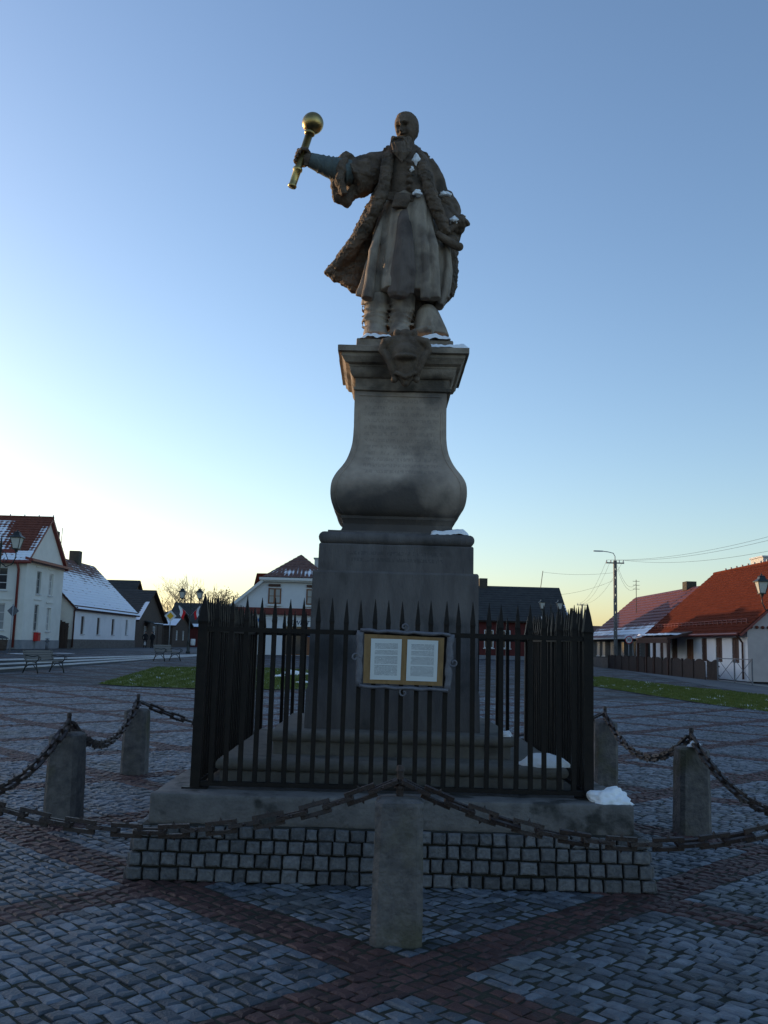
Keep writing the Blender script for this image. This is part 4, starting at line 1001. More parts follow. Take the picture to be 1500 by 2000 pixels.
# ---- cream two-storey house
def cream():
    x1, x0, y0, y1 = -24.4, -52.0, 65.0, 72.6; z = TZ; ev = 6.3; rz = 10.05; ym = (y0+y1)/2
    h = empty('town_house', (x1, y0, z), 'cream two-storey house with red tiled roof half covered by snow', 'house')
    wn = []
    for k in range(6):
        u = (x1-x0) - 2.62 - k*3.3
        for (a, b) in ((1.25, 3.05), (3.95, 5.55)): wn.append((u, u+1.35, a, b))
    wall(h, MT['cream'], (x0, y0, z), X3, x1-x0, ev, wn, .2)
    for hh in wn: fill(h, (x0, y0, z), X3, hh, MT['framewhite'], 'window', .17, 2, 3, MT['kerb'], MT['curtain'] if hh[2] < 2 and random.random() < .4 else None)
    we = [(2.05, 2.95, 1.25, 3.1), (4.55, 5.45, 1.25, 2.95), (2.05, 2.95, 3.85, 5.45), (4.55, 5.45, 3.85, 5.45)]
    wall(h, MT['cream'], (x1, y0, z), Y3, y1-y0, ev, we, .2)
    for hh in we: fill(h, (x1, y0, z), Y3, hh, MT['framewhite'] if hh[0] > 3 else MT['steel'], 'window', .17, 2, 3, MT['kerb'], MT['curtain'] if hh[0] > 3 else MT['pane'])
    for (u0, u1, zz) in ((1.75,3.25,5.72),(4.25,5.75,5.72),(1.75,3.25,3.42),(4.25,5.75,3.3)): MB().box(x1-.02, x1+.06, y0+u0, y0+u1, z+zz, z+zz+.09).build('window_hood', MT['cream'], h)
    for u0 in (-27.25, -30.5): 
        for zz in (3.30, 5.78): MB().box(u0-.2, u0+2.0, y0-.06, y0+.02, z+zz, z+zz+.09).build('window_hood', MT['cream'], h)
    wall(h, MT['cream'], (x1, y1, z), -X3, x1-x0, ev); wall(h, MT['cream'], (x0, y1, z), -Y3, y1-y0, ev)
    MB().box(x0, x1+.035, y0-.035, y0-.001, z, z+.62).build('plinth', MT['plinth'], h); MB().box(x1+.001, x1+.033, y0, y1, z, z+.62).build('plinth', MT['plinth'], h)
    for zz, d in ((ev-.42,.07),(ev-.22,.16)):
        MB().box(x0, x1+d, y0-d, y0-.001, z+zz, z+zz+.16).build('eaves_moulding', MT['cream'], h); MB().box(x1+.001, x1+d-.002, y0, y1+d, z+zz, z+zz+.158).build('eaves_moulding', MT['cream'], h)
    R = Vector((x1, ym, z+rz-TZ)); 
    tri(h, MT['cream'], (x1-.02, y0, z+ev-.01), (x1-.02, y1, z+ev-.01), (x1-.02, ym, rz-.1))
    tri(h, MT['cream'], (x0, y1, z+ev-.01), (x0, y0, z+ev-.01), (x0, ym, rz-.1))
    oh = .40; dz = rz-(z+ev); hw = ym-y0; sl = Vector((0, hw, dz)).normalized(); ln = math.hypot(hw+oh, dz*(hw+oh)/hw)
    E = Vector((x0-.3, y0-oh, z+ev-dz*oh/hw)); L = x1-x0+.55
    r1 = slab3(E, X3, L, sl, ln, .14, MT['redmetal'], 'roof', h)
    tile_slope('roof_tiles', E, X3, L, sl, ln, MT['redtile'], r1, .33, .36, .03, .09, lambda u, v: max(.70-.75*max(0, (u-.885-.04*(1-v))/.06) - .20*v - (.5 if v > .93 else 0), .50 if u > .985 and v < .8 else 0, .85 if v < .2 and u > .93 else 0, .62 if v < .1 else 0) , .035, 2.0)
    sl2 = Vector((0, -hw, dz)).normalized(); E2 = Vector((x0-.3, y1+oh, z+ev-dz*oh/hw)); r2 = slab3(E2, X3, L, sl2, ln, .14, MT['redmetal'], 'roof', h); tile_slope('roof_tiles', E2, X3, L, sl2, ln, MT['redtile'], r2, .33, .36, .03, .18)
    MB().tube([(x0, ym, rz+.03), (x1+.27, ym, rz+.03)], .11, 8).build('ridge_tiles', MT['redtile'], h)
    for k in range(16): MB().box(x1+.2-k*1.05, x1+.26-k*1.05, ym-.03, ym+.03, rz+.1, rz+.24).build('ridge_clip', MT['steel'], h)
    # pent eave across the gable, gutters, snow guard, downpipe
    MB().poly([(x1, y0-.4, z+ev-.02), (x1+.55, y0-.4, z+ev-.16), (x1+.55, y0-.4, z+ev-.32), (x1, y0-.4, z+ev-.2)], (0, y1-y0+.8, 0)).build('pent_eave', MT['redmetal'], h)
    pipe(h, [(x0, y0-oh-.02, z+ev-dz*oh/hw-.06), (x1+.4, y0-oh-.02, z+ev-dz*oh/hw-.06)], .12, MT['redmetal'], 'gutter')
    pipe(h, [(x1-.55, y0-oh, z+ev-.4), (x1-.5, y0-.12, z+ev-.9), (x1-.5, y0-.12, z+.1)], .085, MT['redmetal'])
    g0 = E + sl*.75; MB().box(x0, x1-.9, g0.y, g0.y+.04, g0.z+.08, g0.z+.34).build('snow_guard', MT['redmetal'], h)
    MB().box(x1-1.2, x1-.4, y1-1.0, y1-.3, z+ev+.8, z+ev+2.55).build('chimney', MT['brick'], h)
    mbx = empty('letter_box', (x1+.1, y0+2.4, z), 'small red letter box on the cream house wall', 'letter box'); 
    MB().box(x1+.04, x1+.36, y0+2.15, y0+2.65, z+.55, z+1.15).build('box', MT['signred'], mbx); MB().tube([(x1+.1, y0+2.4, z), (x1+.1, y0+2.4, z+.6)], .03, 6).build('post', MT['steel'], mbx); MB().box(x1+.36, x1+.37, y0+2.22, y0+2.58, z+1.0, z+1.04).build('slot', MT['black'], mbx)
cream()
# unseen houses out of view, added to keep the square in shade
def shade_house(label, x0, x1, y0, y1, ev, rz):
    h = empty('town_house', (x1, y0, TZ), label, 'house'); z = TZ; xm = (x0+x1)/2
    L = y1-y0; hs = [(2+k*3.2, 3.1+k*3.2, 1.1, 2.7) for k in range(int((L-3)/3.2))]
    wall(h, MT['cream'], (x1, y0, z), Y3, L, ev, hs)
    for q_ in hs: fill(h, (x1, y0, z), Y3, q_, MT['framewhite'], 'window', .12, 2, 2, MT['kerb'])
    wall(h, MT['cream'], (x0, y0, z), X3, x1-x0, ev); wall(h, MT['cream'], (x1, y1, z), -X3, x1-x0, ev); wall(h, MT['cream'], (x0, y1, z), -Y3, L, ev)
    tri(h, MT['cream'], (x0, y0, z+ev), (x1, y0, z+ev), (xm, y0, rz)); tri(h, MT['cream'], (x1, y1, z+ev), (x0, y1, z+ev), (xm, y1, rz))
    dz = rz-z-ev; hw = (x1-x0)/2
    for s_ in (1, -1):
        sl = Vector((-s_*hw, 0, dz)).normalized(); E = Vector(((x1 if s_ > 0 else x0)+s_*.3, y0-.3, z+ev-dz*.3/hw)); ln = math.hypot(hw+.3, dz*(hw+.3)/hw)
        r1 = slab3(E, Y3, L+.6, sl, ln, .14, MT['redmetal'], 'roof', h); tile_slope('roof_tiles', E, Y3, L+.6, sl, ln, MT['redtile'], r1, .33, .36, .03, .18)
    MB().box(xm-.4, xm+.4, y0+3, y0+3.7, rz-.6, rz+.8).build('chimney', MT['brick'], h)
shade_house('added unseen long low cream house blocking the sun from the square', -46, -37, 13, 36, 4.4, 8.7)
shade_house('added unseen tall cream house with red roof shading the square', -46, -37, 36.4, 60, 5.2, 9.6)

# ---- white single-storey house with a snowy roof
def whiteh():
    x1, y0, y1, z = -23.9, 74.0, 93.0, TZ; xr = -28.4; x0 = 2*xr-x1; ev = 3.4; rz = 8.4
    h = empty('low_house', (x1, y0, z), 'white single-storey house with a steep snow-covered roof and stone foot', 'house')
    wn = [(2.1, 3.0, 1.15, 2.55), (6.4, 7.3, 1.15, 2.55), (10.8, 11.7, 1.15, 2.55), (15.4, 16.2, 1.2, 2.6)]
    wall(h, MT['white'], (x1, y0, z), Y3, y1-y0, ev, wn, .2)
    for k, q_ in enumerate(wn): fill(h, (x1, y0, z), Y3, q_, MT['shutter'] if k < 3 else MT['steel'], 'window', .17, 2, 1, MT['kerb'], MT['pane'] if k < 3 else MT['curtain'])
    wall(h, MT['cream'], (x0, y0, z), X3, x1-x0, ev); wall(h, MT['white'], (x1, y1, z), -X3, x1-x0, ev); wall(h, MT['white'], (x0, y1, z), -Y3, y1-y0, ev)
    tri(h, MT['cream'], (x0, y0, z+ev), (x1, y0, z+ev), (xr, y0, rz)); tri(h, MT['white'], (x1, y1, z+ev), (x0, y1, z+ev), (xr, y1, rz))
    MB().box(x1+.001, x1+.06, y0-.05, y1, z, z+.72).build('stone_foot', MT['stoneplinth'], h); MB().box(x0, x1, y0-.05, y0-.001, z, z+.72).build('stone_foot', MT['stoneplinth'], h)
    dz = rz-z-ev; hw = x1-xr
    for s_ in (1, -1):
        sl = Vector((-s_*hw, 0, dz)).normalized(); E = Vector(((x1 if s_ > 0 else x0)+s_*.35, y0-.25, z+ev-dz*.35/hw)); ln = math.hypot(hw+.35, dz*(hw+.35)/hw)
        r1 = slab3(E, Y3, y1-y0+.5, sl, ln, .13, MT['shutter'], 'roof', h)
        tile_slope('roof_tiles', E, Y3, y1-y0+.5, sl, ln, MT['browntile'], r1, .36, .0, .0, .12, lambda u, v: (.76 - .40*max(0, v-.4)/.6 - (.12 if v > .7 and .35 < u < .9 else 0)), .03, 5.0)
    MB().box(xr-.45, xr+.45, y0+13.0, y0+13.9, rz-.5, rz+.95).build('chimney', MT['brick'], h)
    MB().box(x1+.05, x1+.18, y0-.2, y1, z+ev-.20, z+ev-.04).build('eaves_board', MT['shutter'], h)
    pipe(h, [(x1+.35, y0-.1, z+ev-.2), (x1+.12, y0-.1, z+ev-.5), (x1+.12, y0-.1, z+.1)], .07, MT['shutter'])
    MB().tube([(xr, 83.2, rz), (xr+.05, 83.2, rz+2.6)], .03, 6).build('aerial', MT['cable'], h)
    g = empty('wooden_gate', (-24.9, 73.3, z), 'dark brown plank gate between the cream and the white house', 'gate')
    for k in range(6):
        xa = -25.5+k*.26; zt = 2.45-(.10*k); MB().box(xa, xa+.24, 73.25, 73.31, z+.03, z+zt).build('plank', MT['fencewood'], g)
    MB().box(-25.5, -23.95, 73.315, 73.36, z+.5, z+.62).build('crossbar', MT['fencewood'], g); MB().box(-25.5, -23.95, 73.315, 73.36, z+1.6, z+1.72).build('crossbar', MT['fencewood'], g)
whiteh()
def boards(house, m, O, U, L, H, pitch=.2, name='wall', holes=()):
    """horizontally boarded wall: each course laps the one below"""
    O = Vector(O); U = Vector(U).normalized(); Z = Vector((0,0,1)); N = U.cross(Z); mb_ = MB(); n = max(1, int(H/pitch))
    for k in range(n):
        z0, z1 = H*k/n, H*(k+1)/n; segs = [(0.0, L)]
        for h in holes:
            if h[2] < (z0+z1)/2 < h[3]: segs = [t for s in segs for t in ((s[0], min(s[1], h[0])), (max(s[0], h[1]), s[1])) if t[1]-t[0] > .01]
        for a, b in segs: mb_.add([O+U*a+Z*z0+N*.028, O+U*b+Z*z0+N*.028, O+U*b+Z*z1+N*.004, O+U*a+Z*z1+N*.004, O+U*b+Z*z0-N*.05, O+U*a+Z*z0-N*.05], [(0,1,2,3),(5,4,1,0)])
    return mb_.build(name, m, house, fix=False)
def small_gable_E(name, label, x1, x0, y0, y1, ev, rz, wm, rm, wins=(), snowf=None, z=TZ):
    """ridge along x, gable towards +x"""
    h = empty(name, (x1, y0, z), label, 'house'); ym = (y0+y1)/2
    boards(h, wm, (x1, y0, z), Y3, y1-y0, ev, .2, 'wall', wins); boards(h, wm, (x0, y0, z), X3, x1-x0, ev)
    boards(h, wm, (x1, y1, z), -X3, x1-x0, ev); boards(h, wm, (x0, y1, z), -Y3, y1-y0, ev)
    for q_ in wins: fill(h, (x1, y0, z), Y3, q_, MT['framewhite'], 'window', .05, 2, 2)
    tri(h, wm, (x1, y0, z+ev), (x1, y1, z+ev), (x1, ym, rz)); tri(h, wm, (x0, y1, z+ev), (x0, y0, z+ev), (x0, ym, rz))
    dz = rz-z-ev; hw = ym-y0; ln = math.hypot(hw+.4, dz*(hw+.4)/hw)
    for s_ in (1, -1):
        sl = Vector((0, s_*hw, dz)).normalized(); E = Vector((x0-.3, (y0 if s_ > 0 else y1)-s_*.4, z+ev-dz*.4/hw))
        r1 = slab3(E, X3, x1-x0+.75, sl, ln, .12, MT['fencewood'], 'roof', h); tile_slope('roof_covering', E, X3, x1-x0+.75, sl, ln, rm, r1, .45, 0, 0, .3, snowf if s_ > 0 else None, .025, 3.)
    return h
def browns():
    h = small_gable_E('wooden_house', 'weathered brown timber house with gable and snow on one verge', -24.4, -36, 95.0, 107.0, 2.9, 6.6, MT['brownwood'], MT['darkroof'], [(3.4,4.3,.9,2.2),(7.2,8.2,.9,2.2)], lambda u, v: .85 if u > .955 and v < .62 else 0)
    # small lean-to porch
    MB().poly([(-24.3, 98.2, TZ+2.75), (-22.9, 98.2, TZ+2.35), (-22.9, 98.2, TZ+2.28), (-24.3, 98.2, TZ+2.65)], (0, 2.6, 0)).build('porch_roof', MT['darkroof'], h)
    for yy in (98.3, 100.7): MB().box(-23.02, -22.9, yy, yy+.12, TZ, TZ+2.3).build('porch_post', MT['brownwood'], h)
    snow_sheet('snow sheet on the porch roof of the brown timber house', -23.55, -22.9, 98.3, 100.7, TZ+2.45, .06, 3., 'snow on the far roofs', step=.1)
    small_gable_E('wooden_house', 'low brown timber cottage with pale window frames beside the red barn', -23.6, -34, 108.2, 118.0, 2.55, 4.7, MT['brownwood'], MT['darkroof'], [(2.0,2.8,.8,2.0),(5.6,6.4,.8,2.0)], lambda u, v: .8 if v < .5 and u > .75 else 0)
    b = empty('barn', (-21, 121, TZ), 'long red boarded barn under a dark roof with a snowy eave', 'barn'); x0, x1, y0, y1, ev, rz = -27.0, -7.0, 121.0, 131.0, 2.75, 6.3
    wall(b, MT['redwood'], (x0, y0, TZ), X3, x1-x0, ev); wall(b, MT['redwood'], (x1, y0, TZ), Y3, y1-y0, ev); wall(b, MT['redwood'], (x0, y1, TZ), -Y3, y1-y0, ev); wall(b, MT['redwood'], (x1, y1, TZ), -X3, x1-x0, ev)
    tri(b, MT['redwood'], (x1, y0, TZ+ev), (x1, y1, TZ+ev), (x1, 126, rz)); tri(b, MT['redwood'], (x0, y1, TZ+ev), (x0, y0, TZ+ev), (x0, 126, rz))
    for s_ in (1, -1):
        hw = 5.; dz = rz-TZ-ev; sl = Vector((0, s_*hw, dz)).normalized(); E = Vector((x0-.3, (y0 if s_ > 0 else y1)-s_*.4, TZ+ev-dz*.4/hw)); ln = math.hypot(hw+.4, dz*(hw+.4)/hw)
        r1 = slab3(E, X3, x1-x0+.6, sl, ln, .12, MT['fencewood'], 'roof', b); tile_slope('roof_covering', E, X3, x1-x0+.6, sl, ln, MT['darkroof'], r1, .5, 0, 0, .3, lambda u, v: .9 if v < .12 else .1, .02, 1.)
    for k in range(14): MB().box(x0+.6+k*1.4, x0+.68+k*1.4, y0-.04, y0-.002, TZ, TZ+ev).build('cover_strip', MT['redwood'], b)
    # dark big gable roof standing further back
    f = small_gable_E('wooden_house', 'dark roofed timber house standing behind the gabled one', -30.5, -44, 112.0, 124.0, 3.6, 8.6, MT['brownwood'], MT['darkroof'])
browns()

# ---- flower shop house with a half-hipped tiled gable
def flower():
    y0, y1, z = 70.0, 84.0, TZ; x0, x1 = -11.7, -.9; xm = -6.3; ev = 3.05; hz = 6.2; az = 8.25
    h = empty('shop_house', (xm, y0, z), 'pale grey house with brown windows, half-hipped tiled gable and flower shop below', 'house')
    gl = [(1.35, 2.7, .75, 2.35), (4.65, 7.3, .02, 2.5), (8.2, 9.6, .75, 2.35)]
    wall(h, MT['greywhite'], (x0, y0, z), X3, x1-x0, 2.95, gl, .18)
    fill(h, (x0, y0, z), X3, gl[0], MT['framebrown'], 'window', .15, 1, 2, MT['kerb']); fill(h, (x0, y0, z), X3, gl[2], MT['framebrown'], 'window', .15, 1, 2, MT['kerb'])
    fill(h, (x0, y0, z), X3, (4.65,5.95,.02,2.5), MT['framebrown'], 'window', .15, 2, 1, None, MT['pane'], 'shop_window'); dr = fill(h, (x0, y0, z), X3, (6.0,7.3,.02,2.5), MT['framebrown'], 'door', .15, 2, 2)
    MB().lathe([(.17,0),(.17,.02)], (0,0,0), 16).build('sticker', MT['blue'], dr, local=True); s_ = dr.children[0]; s_.matrix_basis = Matrix.Translation((x0+6.45-xm, .085, 1.55)) @ Matrix.Rotation(math.pi/2, 4, 'X')
    # brown-red band with a row of tiles
    MB().box(x0-.05, x1+.05, y0-.22, y0+.0, z+2.95, z+3.42).build('band', MT['redband'], h)
    for k in range(54): MB().box(x0+k*.2, x0+k*.2+.17, y0-.30, y0-.221, z+2.93, z+3.05).build('band_tile', MT['redband'], h)
    # upper gable wall below the half hip with two windows
    U0 = z+3.42; tz = hz; xl = x0+ (x1-x0)*.0
    sx = 2.85/ (hz-(z+ev)); xlh = x0 + (hz-.1-(z+ev))*sx; 
    a = [(x0+.35, y0, U0), (x1-.35, y0, U0), (x1-(xlh-x0)-.1, y0, hz-.12), (xlh+.1, y0, hz-.12)]
    MB().add(a, [(0,1,2,3)]).build('upper_wall', MT['greywhite'], h, fix=False)
    for xw in (-8.35, -5.55):
        M4 = Matrix.Translation((xw, y0-.06, z+3.72)); w_, t_ = .95, 1.15; mb_ = MB()
        mb_.box(0, w_, 0, .055, 0, .09, M4); mb_.box(0, w_, 0, .055, t_-.09, t_, M4); mb_.box(0, .09, 0, .055, .09, t_-.09, M4); mb_.box(w_-.09, w_, 0, .055, .09, t_-.09, M4); mb_.box(w_/2-.07, w_/2+.07, -.01, .055, .09, t_-.09, M4); mb_.box(.09, w_-.09, .01, .05, t_*.5-.02, t_*.5+.02, M4)
        wn = mb_.build('window', MT['framebrown'], h); MB().box(.05, w_-.05, .03, .045, .05, t_-.05, M4).build('pane', MT['curtain'], wn); MB().box(-.05, w_+.05, -.12, .05, -.16, -.03, M4).build('sill', MT['framewhite'], wn); MB().box(0, w_*.92, -.06, .05, t_+.12, t_+.3, M4).build('shutter_box', MT['shutter'], wn)
    # roof: two long slopes clipped by a small hip at the front
    hw = xm-x0; dz = az-(z+ev)
    for s_ in (1, -1):
        ex = xm - s_*(hw+.45); ez = z+ev-dz*.45/hw; fr = (hz-z-ev)/dz; xh = xm - s_*hw*(1-fr)
        pts = [(ex, y0-.35, ez), (xh, y0-.35, hz), (xm, y0+3.0, az), (xm, y1, az), (ex, y1, ez)]
        MB().poly(pts, (0, 0, -.14)).build('roof', MT['browntile'], h)
        MB().poly([(ex, y0-.40, ez-.28), (xh, y0-.40, hz-.28), (xh, y0-.40, hz-.02), (ex, y0-.40, ez-.02)], (0, .045, 0)).build('verge_board', MT['framewhite'], h)
    xl_, xr_ = xm-hw*(1-fr), xm+hw*(1-fr)
    mb_ = MB(); nr = 9; mk = []
    for r_ in range(nr):
        for hf in (0, 1):
            t = (r_+hf*.98)/nr; xa = xl_+(xm-xl_)*t-.12*(1-t); xb = xr_+(xm-xr_)*t+.12*(1-t); n_ = 120
            for i in range(n_+1):
                x = xa+(xb-xa)*i/n_; y = y0-.4+(3.4)*t; zz = hz+(az-hz)*t+.03+.03*(1-hf)+.035*abs(math.sin(math.pi*x/.3)); mb_.v.append((x, y, zz))
                mk.append(max(0, min(1, .45*(1.15-abs(t-.22)*2.3)+.30*noise.noise(Vector((x*1.6, t*3, 2)))+.25*(.5-abs(math.sin(math.pi*x/.3))))))
    for r_ in range(nr*2-1):
        for i in range(120): mb_.f.append((r_*121+i, r_*121+i+1, (r_+1)*121+i+1, (r_+1)*121+i))
    o = mb_.build('hip_tiles', MT['browntile'], h, fix=False); at = o.data.attributes.new('snow', 'FLOAT', 'POINT'); at.data.foreach_set('value', mk)
    MB().box(xl_-.3, xr_+.3, y0-.52, y0-.36, hz-.16, hz+.03).build('gutter', MT['framewhite'], h); MB().box(xl_-.1, xr_+.1, y0-.355, y0-.01, hz-.26, hz-.165).build('eaves_board', MT['framewhite'], h)
    wall(h, MT['greywhite'], (x1, y0, z), Y3, y1-y0, ev); wall(h, MT['greywhite'], (x0, y1, z), -Y3, y1-y0, ev); wall(h, MT['greywhite'], (x1, y1, z), -X3, x1-x0, ev); tri(h, MT['greywhite'], (x1, y1, z+ev), (x0, y1, z+ev), (xm, y1, az-.15))
    MB().poly([(x0+1.7, y0+4, hz-.35), (x0+4.0, y0+4, hz+.65), (x0+1.9, y0+4, hz+.62)], (0, 2.5, 0)).build('dormer', MT['orangetile'], h)
    MB().box(xm+.9, xm+2.4, y0+5, y0+5.8, 6.6, 8.15).build('chimney', MT['whitebrick'], h); MB().box(xm+.82, xm+2.48, y0+4.92, y0+5.88, 8.15, 8.25).build('chimney_cap', MT['steel'], h)
    for zz in (2.78, 2.62): MB().box(x0+.1, x1-.1, y0-.06, y0-.002, z+zz, z+zz+.06).build('moulding', MT['greywhite'], h)
    def txt(s, size, m, name, loc, parent, rot=(math.pi/2, 0, 0), shear=0.0):
        cu = bpy.data.curves.new(name, 'FONT'); cu.body = s; cu.size = size; cu.extrude = .004; cu.align_x = 'CENTER'; cu.align_y = 'CENTER'; cu.shear = shear; cu.offset = .004
        to = bpy.data.objects.new('t', cu); COL.objects.link(to); dg = bpy.context.evaluated_depsgraph_get(); dg.update(); me = bpy.data.meshes.new_from_object(to.evaluated_get(dg)); bpy.data.objects.remove(to)
        me.materials.clear(); me.materials.append(m); o_ = bpy.data.objects.new(name, me); COL.objects.link(o_); o_.parent = parent; o_.location = Vector(loc)-wloc(parent); o_.rotation_euler = rot; return o_
    globals()['txt'] = txt
    sg = empty('shop_sign', (-5.7, y0-.05, z+2.35), 'white shop sign with slanted dark lettering and a red flower over the door', 'sign')
    MB().box(-7.0, -4.2, y0-.07, y0-.02, z+2.12-.02+.02*0, z+2.6).build('panel', MT['signwhite'], sg); txt('KWIATY', .46, MT['navy'], 'lettering', (-5.85, y0-.078, z+2.36), sg, shear=.2)
    fl = MB()
    for k in range(5): fl.ball((-4.55+.085*math.cos(k*1.257+.3), y0-.075, z+2.42+.085*math.sin(k*1.257+.3)), (.055,.008,.055), 10, 6)
    fl.tube([(-4.55, y0-.075, z+2.36), (-4.6, y0-.075, z+2.18)], .012, 6); fl.build('flower_emblem', MT['signred'], sg)
    bs = empty('shop_sign', (-9.75, y0-.05, z+2.45), 'plain blue sign board over the shop window', 'sign'); MB().box(-10.9, -8.7, y0-.07, y0-.02, z+2.38, z+2.61).build('panel', MT['blue'], bs)
    MB().box(-10.2, -9.2, y0-.076, y0-.071, z+2.47, z+2.5).build('print_line', MT['flagwhite'], bs)
flower()

# ---- red timber house with dark roof
def redhouse():
    x0, x1, y0, y1, z = 2.0, 15.3, 79.4, 88.6, .42; ev = 3.65; rz = 6.95; ym = 84.0
    h = empty('wooden_house', (x1, y0, z), 'red boarded timber house with a dark roof and white window frames', 'house')
    wn = [(u, u+.8, 1.1, 2.6) for u in (2., 5.1, 6.6, 8.0, 10.9)]
    wall(h, MT['redwood'], (x0, y0, z), X3, x1-x0, ev, wn, .12)
    for q_ in wn: fill(h, (x0, y0, z), X3, q_, MT['framewhite'], 'window', .08, 2, 2, MT['framewhite'])
    for k in range(22): MB().box(x0+.2+k*.6, x0+.25+k*.6, y0-.03, y0-.002, z+.5, z+1.05).build('cover_strip', MT['redwood'], h)
    MB().box(x0-.03, x1+.03, y0-.06, y0-.031, z-.4, z+.5).build('stone_foot', MT['plinth'], h); MB().box(x1+.001, x1+.03, y0, y1, z-.4, z+.5).build('stone_foot', MT['plinth'], h)
    wall(h, MT['redwood'], (x1, y0, z), Y3, y1-y0, ev); wall(h, MT['redwood'], (x0, y1, z), -Y3, y1-y0, ev); wall(h, MT['redwood'], (x1, y1, z), -X3, x1-x0, ev)
    tri(h, MT['redwood'], (x1, y0, z+ev), (x1, y1, z+ev), (x1, ym, rz)); tri(h, MT['redwood'], (x0, y1, z+ev), (x0, y0, z+ev), (x0, ym, rz))
    dz = rz-z-ev; hw = ym-y0; ln = math.hypot(hw+.5, dz*(hw+.5)/hw)
    for s_ in (1, -1):
        sl = Vector((0, s_*hw, dz)).normalized(); E = Vector((x0-.3, (y0 if s_ > 0 else y1)-s_*.5, z+ev-dz*.5/hw))
        r1 = slab3(E, X3, x1-x0+.7, sl, ln, .12, MT['fencewood'], 'roof', h); tile_slope('roof_covering', E, X3, x1-x0+.7, sl, ln, MT['darkroof'], r1, .4, 0, 0, .3, (lambda u, v: .75 if u > .985 and v < .5 else 0) if s_ > 0 else None, .02, 1.)
    MB().box(8.6, 9.3, ym-.4, ym+.4, rz-.3, rz+.65).build('chimney', MT['brick'], h)
    MB().tube([(14.0, ym-.3, rz-.1), (14.2, ym-.3, rz+1.45)], .03, 6).build('cable_mast', MT['cable'], h)
redhouse()
small_gable_E('wooden_house', 'added unseen low timber house blocking the sun behind the red boarded house', 14.0, 1.0, 93.0, 104.0, 3.2, 6.6, MT['brownwood'], MT['darkroof'], z=.3)  # hidden house, added to keep sun off the grey-green timber wall

